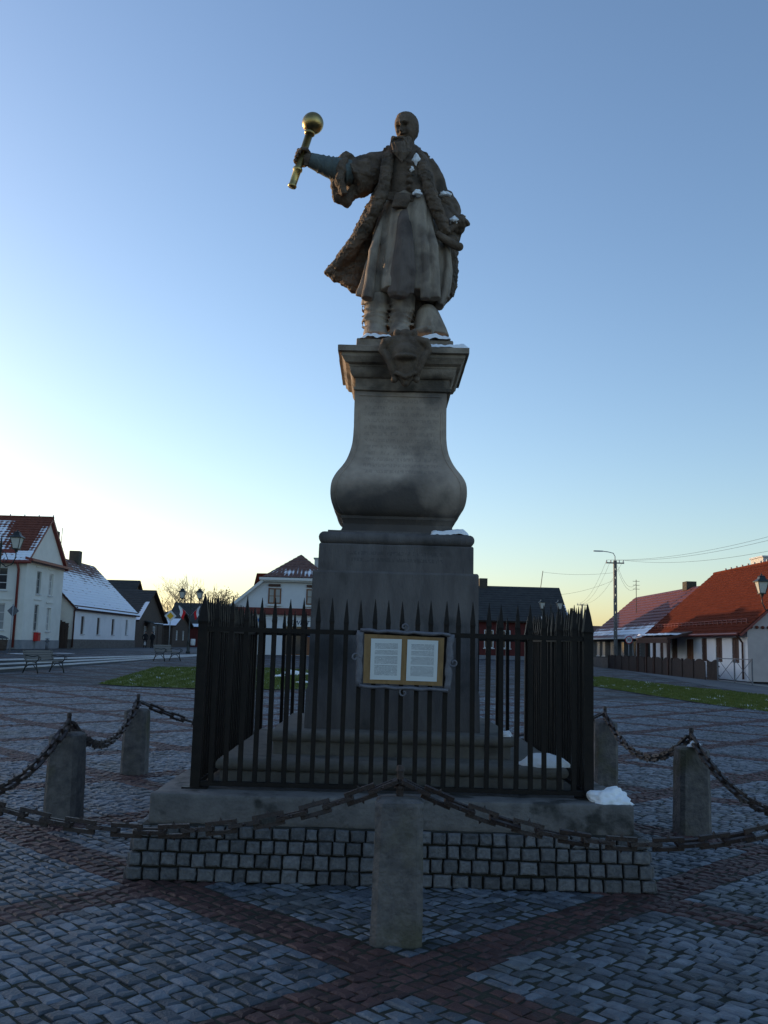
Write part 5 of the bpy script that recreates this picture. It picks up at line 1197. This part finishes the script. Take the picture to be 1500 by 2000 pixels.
# ---- right row: sheet-roofed timber house and white tiled house
def rightrow():
    z = .08
    x0, xr, y0, y1 = 20.6, 25.0, 73.6, 93.0; x1 = 2*xr-x0; ev = 2.95; rz = 6.8
    h = empty('wooden_house', (x0, y0, z), 'grey-green timber house with dark red sheet roof and snow above the eave', 'house')
    L = y1-y0; wn = [(2.2, 4.4, 1.0, 2.35), (7.2, 8.2, 1.0, 2.3), (10.8, 12.0, 1.0, 2.3), (14.0, 15.1, 1.0, 2.3), (16.2, 17.3, 1.0, 2.3)]; wn = [(L-b, L-a, c, d) for a, b, c, d in wn]
    wn2 = [(L-h_[1], L-h_[0], h_[2], h_[3]) for h_ in wn]
    boards(h, MT['greenwood'], (x0, y1, z), -Y3, L, ev, .2, 'wall', wn)
    for q_ in wn: fill(h, (x0, y1, z), -Y3, q_, MT['framewhite'], 'window', .05, 2, 1, MT['framewhite'], MT['pane'] if q_[0] > 10 else MT['curtain'])
    MB().box(x0-.08, x0-.031, y0, y1, z-.3, z+.85).build('stone_foot', MT['stoneplinth'], h)
    boards(h, MT['greenwood'], (x0, y0, z), X3, x1-x0, ev); boards(h, MT['greenwood'], (x1, y1, z), -X3, x1-x0, ev); boards(h, MT['greenwood'], (x1, y0, z), Y3, L, ev)
    tri(h, MT['greenwood'], (x0, y0, z+ev), (x1, y0, z+ev), (xr, y0, rz)); tri(h, MT['greenwood'], (x1, y1, z+ev), (x0, y1, z+ev), (xr, y1, rz))
    dz = rz-z-ev; hw = xr-x0; ln = math.hypot(hw+.5, dz*(hw+.5)/hw)
    for s_ in (1, -1):
        sl = Vector((s_*hw, 0, dz)).normalized(); E = Vector(((x0 if s_ > 0 else x1)-s_*.5, y0-.15, z+ev-dz*.5/hw))
        r1 = slab3(E, Y3, L+.5, sl, ln, .12, MT['redmetal'], 'roof', h)
        tile_slope('roof_sheets', E, Y3, L+.5, sl, ln, MT['metalroof'], r1, .42, .24, .012, .08, (lambda u, v: (.95-abs(v-.13)*4.2-.25*u) if v < .27 else 0) if s_ > 0 else None, .05, 4.)
    MB().tube([(x0-.55, y0, z+ev-dz*.5/hw), (x0-.55, y1, z+ev-dz*.5/hw)], .07, 8).build('gutter', MT['framewhite'], h)
    MB().box(xr-.4, xr+.4, 76.5, 77.6, rz-.2, rz+.5).build('chimney', MT['brick'], h); MB().tube([(xr-2.2, 85, rz-1.9), (xr-2.2, 85, rz+1.15)], .03, 6).build('aerial', MT['cable'], h)
    for k in range(3): MB().tube([(xr-2.5, 85, rz+.3+k*.35), (xr-1.9, 85, rz+.3+k*.35)], .02, 6).build('aerial_rod', MT['cable'], h)
    # white house
    x0, xr, y0, y1 = 20.6, 25.7, 53.6, 73.0; x1 = 2*xr-x0; ev = 3.05; rz = 7.64; L = y1-y0
    h = empty('low_house', (x0, y0, z), 'white house with orange tiled roof, closed brown shutters and a wooden porch', 'house')
    wy = [(54.9, 56.0), (57.6, 58.7), (60.3, 61.3), (66.3, 67.6), (69.6, 70.4)]; wn = [(y1-b, y1-a, 1.0, 2.45) for a, b in wy]; dr = (y1-64.4, y1-62.9, .1, 2.4)
    wall(h, MT['white'], (x0, y1, z), -Y3, L, ev, wn+[dr], .15)
    for q_ in wn: fill(h, (x0, y1, z), -Y3, q_, MT['shutter'], 'shutter', .08, 2, 3)
    fill(h, (x0, y1, z), -Y3, dr, MT['framebrown'], 'door', .1, 2, 2)
    wall(h, MT['pink'], (x0, y0, z), X3, x1-x0, ev); wall(h, MT['pink'], (x1, y1, z), -X3, x1-x0, ev); wall(h, MT['pink'], (x1, y0, z), Y3, L, ev)
    tri(h, MT['pink'], (x0, y0, z+ev), (x1, y0, z+ev), (xr, y0, rz)); tri(h, MT['pink'], (x1, y1, z+ev), (x0, y1, z+ev), (xr, y1, rz))
    dz = rz-z-ev; hw = xr-x0; ln = math.hypot(hw+.5, dz*(hw+.5)/hw)
    for s_ in (1, -1):
        sl = Vector((s_*hw, 0, dz)).normalized(); E = Vector(((x0 if s_ > 0 else x1)-s_*.5, y0-.25, z+ev-dz*.5/hw))
        r1 = slab3(E, Y3, L+.5, sl, ln, .13, MT['redmetal'], 'roof', h); tile_slope('roof_tiles', E, Y3, L+.5, sl, ln, MT['orangetile'], r1, .33, .30, .03, .075, None, .035, 1.)
        if s_ > 0:
            g0 = E + sl*.9
            for zz in (.30, .16): MB().tube([(g0.x, y0+.4, g0.z+zz), (g0.x, y1-.5, g0.z+zz)], .02, 6).build('snow_guard', MT['redmetal'], h)
            for k in range(24): MB().box(g0.x-.03, g0.x+.03, y0+.4+k*.78, y0+.46+k*.78, g0.z-.05, g0.z+.33).build('guard_bracket', MT['redmetal'], h)
    MB().tube([(xr, y0-.2, rz+.04), (xr, y1+.2, rz+.04)], .12, 8).build('ridge_tiles', MT['orangetile'], h)
    for k in range(16): MB().box(xr-.05, xr+.05, y0+1.1*k+.6, y0+1.1*k+.72, rz+.13, rz+.27).build('ridge_clip', MT['steel'], h)
    for yy, wd in ((60.2,1.6),(65.0,2.2)):
        MB().box(xr+.5, xr+1.3, yy, yy+wd, rz-.8, rz+.62).build('chimney', MT['whitebrick'], h); MB().box(xr+.42, xr+1.38, yy-.08, yy+wd+.08, rz+.62, rz+.72).build('chimney_cap', MT['kerb'], h)
    MB().tube([(x0-.55, y0, z+ev-dz*.5/hw+.02), (x0-.55, y1, z+ev-dz*.5/hw+.02)], .075, 8).build('gutter', MT['redmetal'], h)
    pipe(h, [(x0-.5, y0+.5, z+ev-.45), (x0-.3, y0+.5, z+ev-.62), (x0-.1, y0+.5, z+ev-.9), (x0-.1, y0+.5, z+.1)], .06, MT['shutter'])
    for k in range(30): MB().ball((x0+.2+k*.33, y0-.06, z+ev-.02), (.11,.10,.09), 8, 5).build('gable_tile', MT['redtile'], h)
    # porch
    MB().poly([(x0-.05, 62.0, z+2.95), (x0-2.0, 62.0, z+2.45), (x0-2.0, 62.0, z+2.3), (x0-.05, 62.0, z+2.75)], (0, 7.6, 0)).build('porch_roof', MT['shutter'], h)
    for yy in (62.1, 65.3, 67.2, 69.4): MB().box(x0-1.95, x0-1.77, yy, yy+.18, z, z+2.32).build('porch_post', MT['shutter'], h)
    MB().box(x0-1.96, x0-1.76, 62.0, 69.6, z+2.1, z+2.31).build('porch_beam', MT['shutter'], h)
    snow_sheet('snow sheet lying on the wooden porch roof', x0-1.95, x0-.5, 62.2, 69.5, z+2.62, .12, 3., 'snow on the far roofs', step=.12).rotation_euler = (0, 0, 0)
    # plank fence with scalloped panels, gate and wire panel
    fz = .03; fx = 18.75
    f = empty('plank_fence', (fx, 52, fz), 'dark plank fence with scalloped panel tops before the white house', 'fence')
    yy = 55.2; k = 0
    while yy < 76.5:
        mb_ = MB(); w_ = 2.0
        for i in range(13):
            t = (i+.5)/13; top = 1.02+.20*math.sin(math.pi*t)
            mb_.box(fx-.02, fx+.02, yy+w_*i/13+.006, yy+w_*(i+1)/13-.006, fz, fz+top)
        mb_.build('panel', MT['fencewood'], f); MB().box(fx-.07, fx+.05, yy+w_, yy+w_+.12, fz-.1, fz+1.2).build('post', MT['fencewood'], f)
        yy += w_+.12; k += 1
    g = empty('picket_gate', (fx, 53.4, fz), 'small dark picket gate beside the scalloped plank fence', 'gate')
    for i in range(9): MB().box(fx-.02, fx+.02, 53.1+i*.21, 53.22+i*.21, fz+.08, fz+1.15+.06*math.sin(i*.9)).build('picket', MT['fencewood'], g)
    for zz in (.3, .8): MB().box(fx+.021, fx+.06, 53.05, 55.05, fz+zz, fz+zz+.08).build('crossbar', MT['fencewood'], g)
    m_ = empty('metal_fence', (fx-.3, 50.2, fz), 'steel tube fence panel with crossed bars beside the picket gate', 'fence')
    ya, yb = 48.0, 52.9
    for zz in (.12, 1.3): MB().tube([(fx-.1, ya, fz+zz), (fx-.1, yb, fz+zz)], .025, 6).build('rail', MT['signback'], m_)
    for y_ in (ya, 50.4, yb): MB().tube([(fx-.1, y_, fz-.1), (fx-.1, y_, fz+1.35)], .04, 6).build('post', MT['signback'], m_)
    for a_, b_ in ((ya, 50.4), (50.4, yb)):
        MB().tube([(fx-.1, a_, fz+.12), (fx-.1, b_, fz+1.3)], .015, 6).build('cross_bar', MT['signback'], m_); MB().tube([(fx-.12, a_, fz+1.3), (fx-.12, b_, fz+.12)], .015, 6).build('cross_bar', MT['signback'], m_)
rightrow()
# ================================================================ STREET FURNITURE
def lantern_parts(root, x, y, z, s=1.0):
    """four-sided street lantern; z = foot of the glass"""
    M0 = Matrix.Translation((x, y, z)) @ Matrix.Scale(s, 4)
    def T(vs_): return [tuple(M0 @ Vector(p)) for p in vs_]
    mb_ = MB(); sq = lambda h, zz: [Vector((sx*h, sy*h, zz)) for sx, sy in ((-1,-1),(1,-1),(1,1),(-1,1))]
    mb_.loft([sq(.10,0), sq(.185,.40)]); mb_.v = T(mb_.v); g = mb_.build('glass', MT['lampglass'], root, local=True)
    mb_ = MB()
    for a, b in zip(sq(.105,-.01), sq(.192,.41)): mb_.tube([a, b], .014, 5)
    mb_.loft([sq(.24,.405), sq(.24,.43), sq(.13,.52), sq(.10,.60), sq(.11,.62), sq(.03,.66)]); mb_.ball((0,0,.69), .035, 8, 6); mb_.loft([sq(.12,-.04), sq(.12,0.001)]); mb_.loft([sq(.04,-.14), sq(.06,-.04)])
    mb_.v = T(mb_.v); mb_.build('lantern_frame', MT['lampiron'], g, local=True)
def lamp_post(x, y, z, hl, label, rz=0.0, flags=0, bin_=False):
    """hl = height of the lantern foot above the ground"""
    r = empty('street_lamp', (x, y, z), label, 'street lamp', 'cast iron street lamps of the square', rz)
    MB().lathe([(.16,0),(.16,.12),(.11,.18),(.11,.75),(.13,.8),(.075,.9),(.06,1.6),(.07,1.65),(.05,1.7),(.045,hl+.1),(.06,hl+.15),(.03,hl+.3),(.008,hl+.55)], n=14).build('post', MT['lampiron'], r, local=True, smooth=True)
    for s in (-1, 1):
        mb_ = MB(); mb_.tube([(s*.03, 0, hl-.55), (s*.25, 0, hl-.72), (s*.48, 0, hl-.62), (s*.60, 0, hl-.36), (s*.60, 0, hl-.14)], .024, 8)
        mb_.tube([(s*.05,0,hl-.1),(s*.2,0,hl-.2),(s*.3,0,hl-.42),(s*.2,0,hl-.55),(s*.12,0,hl-.45),(s*.18,0,hl-.38)], .016, 6)
        mb_.build('arm', MT['lampiron'], r, local=True, smooth=True); lantern_parts(r, s*.60, 0, hl, 1.0)
    for k in range(flags):
        s = -1 if k else 1; a = Vector((s*.08, -.05, hl-1.2)); d = Vector((s*.55, -.25, .60)).normalized()
        fl = bpy.data.objects.new('x', None); bpy.data.objects.remove(fl)
        wx, wy = a.x, a.y; ca, sa = math.cos(rz), math.sin(rz); A = Vector((x+wx*ca-wy*sa, y+wx*sa+wy*ca, z+a.z)); D_ = Vector((d.x*ca-d.y*sa, d.x*sa+d.y*ca, d.z))
        f = empty('flag', A, 'white and red flag hanging from the %s' % label, 'flag', 'white and red flags on the lamp posts')
        MB().tube([(0,0,0), tuple(D_*.95)], .014, 6).build('staff', MT['steel'], f, local=True)
        for half, m in ((0, 'flagwhite'), (1, 'flagred')):
            mb_ = MB(); n = 14
            for i in range(n+1):
                for j in range(5):
                    t = .5+.9*(j/4*.5+half*.5); v = i/n*.62
                    p = D_*(.95-(t-.5)*.62) + Vector((s*.05*math.sin(v*7+t*3), .05*math.cos(v*6+t*5), -v)) ; mb_.v.append(tuple(p))
            for i in range(n):
                for j in range(4): mb_.f.append((i*5+j, i*5+j+1, (i+1)*5+j+1, (i+1)*5+j))
            mb_.build('white_half' if half == 0 else 'red_half', MT[m], f, local=True, smooth=True, fix=False)
    if bin_:
        b = empty('litter_bin', (x+.32, y-.1, z), 'small pale litter bin on the lamp post by the steps', 'litter bin'); MB().lathe([(.13,.55),(.16,.6),(.17,.95),(.14,1.0)], n=12).build('drum', MT['kerb'], b, local=True, smooth=True); MB().box(-.3,-.1,-.03,.03,.7,.76).build('bracket', MT['lampiron'], b, local=True)
    return r
def at_lantern(px, py, Yd): return onY(px, py, Yd)
pL = onY(32, 1071, 36.5); lamp_post(pL.x-.60, 36.5, TZ, pL.z-TZ, 'double lantern lamp before the cream house roof')
pR = onY(1488, 1158, 35.5); lamp_post(pR.x+.60, 35.5, 0.0, pR.z, 'double lantern lamp before the orange tiled roof')
pC = onY(373, 1168, 66.0); lamp_post(pC.x, 66.0, TZ, pC.z-TZ, 'double lantern lamp near the priority road sign', 0, 2, True)
pD = onY(1076, 1189, 66.0); lamp_post(pD.x, 66.0, gz(pD.x, 66), pD.z-gz(pD.x, 66), 'double lantern lamp before the red timber house', 0, 2)

# benches
def bench(x, y, z, rz, label):
    r = empty('park_bench', (x, y, z), label, 'bench', 'cast iron benches by the terrace steps', rz)
    def side(xx):
        mb_ = MB()
        mb_.tube([(xx,-.36,0),(xx,-.30,.20),(xx,-.24,.40),(xx,-.02,.43),(xx,.22,.40),(xx,.30,.62),(xx,.36,.80),(xx,.34,.86)], .026, 6)
        mb_.tube([(xx,.36,0),(xx,.26,.22),(xx,.20,.40)], .026, 6); mb_.tube([(xx,-.26,.18),(xx,-.1,.33),(xx,.08,.33),(xx,.25,.2)], .016, 6)
        mb_.tube([(xx,-.24,.40),(xx,-.34,.5),(xx,-.38,.60),(xx,-.32,.66),(xx,-.1,.62),(xx,.10,.64),(xx,.28,.66)], .02, 6)
        mb_.tube([(xx,-.38+.06*math.cos(t)-.02,.56+.06*math.sin(t)) for t in [k*.6 for k in range(11)]], .014, 6)
        return mb_.build('end_frame', MT['lampiron'], r, local=True, smooth=True)
    side(-.72); side(.72)
    for k in range(4): MB().box(-.8,.8,-.25+k*.12,-.15+k*.12,.428,.462).build('seat_slat', MT['benchwood'], r, local=True)
    for k in range(4): 
        m4 = Matrix.Translation((0,.265+k*.028,.54+k*.088)) @ Matrix.Rotation(-.3, 4, 'X'); MB().box(-.8,.8,-.014,.014,-.036,.036,m4).build('back_slat', MT['benchwood'], r, local=True)
    mb_ = MB(); nx = 30
    return r
b1 = onG(85, 1314); bench(b1.x, b1.y, gz(b1.x, b1.y), math.radians(68), 'iron bench with grey slats in front of the cream house')
b2 = onG(326, 1291); bench(b2.x, b2.y, gz(b2.x, b2.y), math.radians(68), 'iron bench with frosted slats near the priority road sign')

# signs
def sign_pole(root, h, r_=.03): return MB().tube([(0,0,0),(0,0,h)], r_, 8).build('post', MT['steel'], root, local=True, smooth=True)
def diamond(c, s, th): return [Vector((c[0], c[1], c[2]-s)), Vector((c[0]+s, c[1], c[2])), Vector((c[0], c[1], c[2]+s)), Vector((c[0]-s, c[1], c[2]))]
p = onY(333, 1203, 66.5); r = empty('road_sign', (p.x, 66.5, TZ), 'yellow and white diamond priority road sign on a thin post', 'road sign', rz=math.radians(0)); hz_ = p.z-TZ; sign_pole(r, hz_+.3)
MB().poly(diamond((0,-.04,hz_), .42, 0), (0,.02,0)).build('plate', MT['signwhite'], r, local=True); MB().poly(diamond((0,-.046,hz_), .25, 0), (0,.004,0)).build('yellow_field', MT['signyellow'], r, local=True)
p = onY(25, 1193, 50.0); r = empty('road_sign', (p.x, 50.0, TZ), 'grey back of a diamond road sign beside the cream house', 'road sign'); hz_ = p.z-TZ; sign_pole(r, hz_+.35)
MB().poly(diamond((0,.035,hz_), .31, 0), (0,.02,0)).build('plate', MT['signback'], r, local=True); MB().box(-.02,.02,.0,.034,hz_-.3,hz_+.3).build('bracket', MT['kerb'], r, local=True)
p = onY(1228, 1250, 74.0); r = empty('road_sign', (p.x, 74.0, .05), 'round white speed limit sign with red rim on a grey post', 'road sign'); hz_ = p.z-.05; sign_pole(r, hz_+.2)
def disc(rad, y, th, m, nm):
    mb_ = MB(); mb_.loft([[Vector((rad*math.cos(2*math.pi*k/28), yy, hz_+rad*math.sin(2*math.pi*k/28))) for k in range(28)] for yy in (y, y+th)]); return mb_.build(nm, m, r, local=True)
disc(.30, -.05, .02, MT['signred'], 'rim'); disc(.235, -.056, .004, MT['signwhite'], 'face'); o = txt('30', .33, MT['black'], 'number', Vector((p.x, 74.0-.063, .05+hz_)), r)
# small posts by the cream house
d = ray(91, 1270); t_ = (TZ-EYE)/d.z; p = Vector((0,0,EYE))+d*t_
r = empty('utility_post', (p.x, p.y, TZ), 'short grey ventilation post beside the red letter box', 'post'); MB().lathe([(.10,0),(.10,.45),(.06,.5),(.16,.55),(.16,.62),(.05,.72)], n=12).build('stem', MT['signback'], r, local=True, smooth=True); MB().lathe([(.15,.72),(.15,.75),(.03,.80)], n=12).build('cap', MT['plinth'], r, local=True)
p = onY(0, 1262, 58.0); r = empty('planter', (p.x, 58.0, TZ), 'dark round street planter with a covered top by the cream house', 'planter'); MB().lathe([(.30,0),(.38,.1),(.42,.6),(.44,.65),(.36,.66)], n=16).build('tub', MT['brownwood'], r, local=True, smooth=True); MB().lathe([(.44,.70),(.46,.74),(.3,.84),(.05,.92)], n=16).build('lid', MT['lampiron'], r, local=True); 
for k in range(4): MB().tube([(.34*math.cos(k*1.57+.7),.34*math.sin(k*1.57+.7),.6),(.34*math.cos(k*1.57+.7),.34*math.sin(k*1.57+.7),.75)], .02, 6).build('lid_support', MT['lampiron'], r, local=True)

# utility poles and wires
PX_, PY_ = 19.3, 79.0
pt = onY(1203, 1095, PY_); PX_ = onY(1202, 1200, PY_).x
up = empty('utility_pole', (PX_, PY_, 0), 'tall concrete utility pole with crossarm and curved street lamp', 'utility pole'); ht = pt.z
for s in (-1, 1): MB().box(PX_+s*.085-.04, PX_+s*.085+.04, PY_-.12, PY_+.12, -.2, ht, None, 0).build('leg', MT['pole'], up)
for k in range(12): MB().box(PX_-.044, PX_+.044, PY_-.08, PY_+.08, .5+k*.72, 1.05+k*.72).build('web', MT['pole'], up)
MB().box(PX_-.75, PX_+.75, PY_-.06, PY_+.06, ht-.25, ht-.15).build('crossarm', MT['pole'], up)
for xx in (-.7,-.35,.35,.7): MB().lathe([(.03,0),(.05,.06),(.03,.12),(.05,.16),(.02,.2)], (PX_+xx, PY_, ht-.15), 8).build('insulator', MT['kerb'], up)
MB().tube([(PX_, PY_, ht-.2),(PX_, PY_, ht+.35),(PX_-.15, PY_, ht+.62),(PX_-.6, PY_, ht+.72),(PX_-1.0, PY_, ht+.76)], .035, 8).build('lamp_arm', MT['steel'], up, smooth=True)
MB().loft([[Vector((PX_-1.0-u*.8, PY_+sy*wd, ht+.76+dz)) for sy, dz in ((-1,-.04),(1,-.04),(.7,.05),(-.7,.05))] for u, wd in ((0,.06),(.3,.13),(.8,.13),(1,.06))]).build('lamp_head', MT['steel'], up)
FPp = onY(1137, 1180, 118.0); fp = empty('utility_pole', (FPp.x, 118.0, 0.3), 'thin distant power pole with a short crossarm beyond the houses', 'utility pole'); MB().tube([(0,0,0),(0,0,FPp.z-.3)], [.14,.10], 8).build('mast', MT['pole'], fp, local=True); MB().box(-.65,.65,-.05,.05,FPp.z-.45,FPp.z-.36).build('crossarm', MT['pole'], fp, local=True)
for xx in (-.6,-.2,.2,.6): MB().lathe([(.03,0),(.045,.1),(.02,.18)], (xx,0,FPp.z-.36), 6).build('insulator', MT['kerb'], fp, local=True)
def wire(a, b, sag, label, r_=.009):
    a = Vector(a); b = Vector(b); n = 24; pts = [a.lerp(b, i/n)-Vector((0,0,sag*4*(i/n)*(1-i/n))) for i in range(n+1)]
    o = MB().tube([p-a for p in pts], r_, 5).build('power_cable', MT['cable']); o.location = a; return tag(o, label, 'cable', 'overhead cables')
for k, xx in enumerate((-.7,-.35,.7)):
    wire((PX_+xx, PY_, ht+.05), onY(1560, (1032,1040,1064)[k], 50), .5, 'one of the parallel overhead cables running from the concrete pole over the orange roof')
    wire((PX_+xx, PY_, ht+.05), (FPp.x-.6+k*.4, 118, FPp.z+.1), 1.0, 'one of the parallel overhead cables running from the concrete pole to the distant pole')
wire((PX_, PY_, ht-1.6), (15.2, 84, 6.3), .25, 'overhead cable from the concrete pole to the end of the red timber house')
wire((PX_, PY_, ht-1.0), (14.2, 83.7, 8.3), .2, 'overhead cable from the concrete pole to the roof mast')
for k in range(2): wire((PX_+.2, PY_, ht-.4-k*.3), (22.8, 85, 7.6-k*.3), .9, 'slack cable from the concrete pole to the aerial on the sheet roof')

# people before the brown house
def person(px, label, m, rz, seed):
    Yd = 92.0; p = onY(px, 1258, Yd); r = empty('person', (p.x, Yd, TZ), label, 'person', None, rz)
    me = bpy.data.meshes.new('body'); V = []; E = []; R = []
    def vt(x, y, z, rad): V.append((x, y, z)); R.append(rad); return len(V)-1
    s = .90; pel = vt(0,0,.92*s,.15); ch = vt(0,.01,1.22*s,.17); sh = vt(0,0,1.42*s,.13); nk = vt(0,-.01,1.52*s,.06); hd = vt(0,-.02,1.64*s,.10); tp = vt(0,0,1.74*s,.085)
    E += [(pel,ch),(ch,sh),(sh,nk),(nk,hd),(hd,tp)]
    for sx in (-1, 1):
        hp = vt(sx*.09,0,.86*s,.10); kn = vt(sx*.10,-.03,.48*s,.07); an = vt(sx*.10,.01,.08*s,.05); to = vt(sx*.11,-.14,.04,.045)
        so_ = vt(sx*.19,0,1.38*s,.075); el = vt(sx*.26,.03,1.12*s,.06); wr = vt(sx*.20,-.10,.93*s,.048); hn = vt(sx*.18,-.14,.86*s,.045)
        E += [(pel,hp),(hp,kn),(kn,an),(an,to),(sh,so_),(so_,el),(el,wr),(wr,hn)]
    me.from_pydata(V, E, []); o = bpy.data.objects.new('body', me); COL.objects.link(o)
    md = o.modifiers.new('k', 'SKIN'); sv = me.skin_vertices[0].data
    for i, q_ in enumerate(R): sv[i].radius = (q_, q_*.8)
    sv[0].use_root = True; ms = o.modifiers.new('s', 'SUBSURF'); ms.levels = ms.render_levels = 1
    dg = bpy.context.evaluated_depsgraph_get(); dg.update(); m2 = bpy.data.meshes.new_from_object(o.evaluated_get(dg)); bpy.data.objects.remove(o)
    m2.materials.clear(); m2.materials.append(m); m2.polygons.foreach_set('use_smooth', [True]*len(m2.polygons))
    b = bpy.data.objects.new('body', m2); COL.objects.link(b); b.parent = r
    MB().ball((0,-.055,1.64*s), (.075,.07,.10), 12, 8).build('face', MT['skin'], r, local=True, smooth=True); MB().ball((0,.01,1.69*s), (.105,.115,.09), 12, 8).build('hair', MT['black'], r, local=True, smooth=True)
    return r
person(283, 'person in a dark jacket with a pale bag standing by the timber wall', MT['cloth1'], .3, 1); person(297, 'person in a long black coat standing beside the one with a bag', MT['cloth1'], -.5, 2)
p = onY(283, 1256, 91.75); bg_ = empty('bag', (p.x, 91.75, p.z-.2), 'pale bag held against the chest of a person', 'bag'); MB().box(-.09,.09,-.05,.05,0,.3,None,.01).build('pouch', MT['kerb'], bg_, local=True); MB().tube([(-.07,0,.29),(-.04,0,.42),(.04,0,.42),(.07,0,.29)], .012, 6).build('strap', MT['kerb'], bg_, local=True)

# trees
def tree(name, label, base, h, spread, seed, m, leaves=None, cat='tree'):
    rr = random.Random(seed); r = empty(name, base, label, cat); tr = MB(); cr = MB(); lf = []
    def grow(mbx, p, d, ln, rad, lev):
        n = 4; pts = [p]; 
        for i in range(n):
            d = (d + Vector((rr.uniform(-.22,.22), rr.uniform(-.22,.22), rr.uniform(-.05,.12)))).normalized(); pts.append(pts[-1]+d*ln/n)
        mbx.tube(pts, [rad*(1-.55*i/n) for i in range(n+1)], 5 if lev else 8)
        if lev >= 5:
            lf.append(pts[-1]); lf.append(pts[2]); return
        k = 4 if lev == 0 else rr.choice((3, 3, 4))
        for j in range(k):
            q_ = pts[-1] if j < 2 else pts[rr.choice((2, 3))]
            nd = (d*.9 + Vector((rr.uniform(-1,1)*spread, rr.uniform(-1,1)*spread, rr.uniform(-.1,.55)))).normalized()
            grow(cr, q_, nd, ln*rr.uniform(.62,.80), max(.014, rad*.5), lev+1)
    grow(tr, Vector((0,0,0)), Vector((0,0,1)), h*.30, h*.022, 0)
    tr.build('trunk', m, r, local=True, smooth=True); cr.build('crown', m, r, local=True, fix=False)
    if leaves:
        V = []; Fc = []
        for c in lf:
            for _ in range(1):
                a = Vector((rr.gauss(0,1), rr.gauss(0,1), rr.gauss(0,1))).normalized(); b = a.orthogonal().normalized(); c2 = c+Vector((rr.gauss(0,.15), rr.gauss(0,.15), rr.gauss(0,.15))); n0 = len(V); V += [c2, c2+a*.16+b*.05, c2+a*.28, c2+a*.16-b*.05]; Fc.append((n0,n0+1,n0+2,n0+3))
        me = bpy.data.meshes.new('leaves'); me.from_pydata(V, [], Fc); me.materials.append(leaves); o = bpy.data.objects.new('leaves', me); COL.objects.link(o); o.parent = r; o['kind'] = 'stuff'
    return r
p = onY(340, 1240, 140); tree('bare_tree', 'wide bare tree rising behind the timber house roofs', (p.x, 140, TZ), 12.6, 1.0, 5, MT['bark'])
p = onY(318, 1240, 150); tree('bare_tree', 'smaller bare tree behind the gabled timber house', (p.x, 150, TZ), 11.0, 1.0, 8, MT['bark'])
p = onY(374, 1240, 147); tree('bare_tree', 'bare tree with a dense top behind the barn', (p.x, 147, TZ), 11.8, 1.0, 15, MT['bark'])
p = onY(437, 1240, 112); tree('leafy_tree', 'tree keeping brown leaves beside the flower shop roof', (p.x, 112, TZ), 8.6, .9, 11, MT['bark'], MT['dryleaf'])
for k, px in enumerate((1166, 1176, 1186)):
    p = onY(px, 1250, 190); tree('bare_tree', 'thin distant bare trees beyond the far cottage', (p.x, 190+k*3, 0), 8.5, .7, 21+k, MT['bark'])['group'] = 'distant bare trees'
def spruce(px, Yd, h, label):
    p = onY(px, 1250, Yd); r = empty('spruce_tree', (p.x, Yd, .2), label, 'tree'); MB().tube([(0,0,0),(0,0,h*.98)], [.16,.02], 8).build('trunk', MT['bark'], r, local=True); rr = random.Random(4); V = []; Fc = []
    for k in range(900):
        t = rr.random()**.8; z = .12*h+t*h*.88; ra = (1-t)*h*.24*rr.uniform(.3,1); a = rr.random()*6.28; c = Vector((ra*math.cos(a), ra*math.sin(a), z-ra*.25)); d = Vector((math.cos(a), math.sin(a), -.25))*.28; s = Vector((-math.sin(a), math.cos(a), 0))*.10; n0 = len(V); V += [c-d*.4-s*.4, c+s, c+d, c-s]; Fc.append((n0,n0+1,n0+2,n0+3))
    me = bpy.data.meshes.new('crown'); me.from_pydata(V, [], Fc); me.materials.append(MT['needle']); o = bpy.data.objects.new('crown', me); COL.objects.link(o); o.parent = r
spruce(1117, 128, 6.9, 'small dark spruce behind the end of the red timber house')
# distant cottage seen in the gap
h = empty('low_house', (17.5, 128, .1), 'distant sunlit cottage with snow on its dark roof in the gap', 'house'); a = onY(1150, 1240, 128); b = onY(1205, 1240, 128)
wall(h, MT['cream'], (a.x, 128, .1), X3, b.x-a.x+4, 2.6, [(1.0,2.0,.9,2.0),(3.2,4.0,.9,2.0)]); wall(h, MT['cream'], (a.x, 134, .1), -Y3, 6, 2.6)
for q_ in ((1.0,2.0,.9,2.0),(3.2,4.0,.9,2.0)): fill(h, (a.x, 128, .1), X3, q_, MT['shutter'], 'window', .1, 2, 2)
r1 = slab3((a.x-.4, 127.5, 2.55), X3, b.x-a.x+5, Vector((0, 3.5, 2.3)), 4.2, .15, MT['darkroof'], 'roof', h); tile_slope('roof_tiles', (a.x-.4, 127.5, 2.55), X3, b.x-a.x+5, Vector((0, 3.5, 2.3)), 4.2, MT['browntile'], r1, .4, 0, 0, .2, lambda u, v: .75-.7*v, .03, 3.)
tri(h, MT['cream'], (a.x, 134.4, 2.7), (a.x, 128, 2.7), (a.x, 131, 4.6))
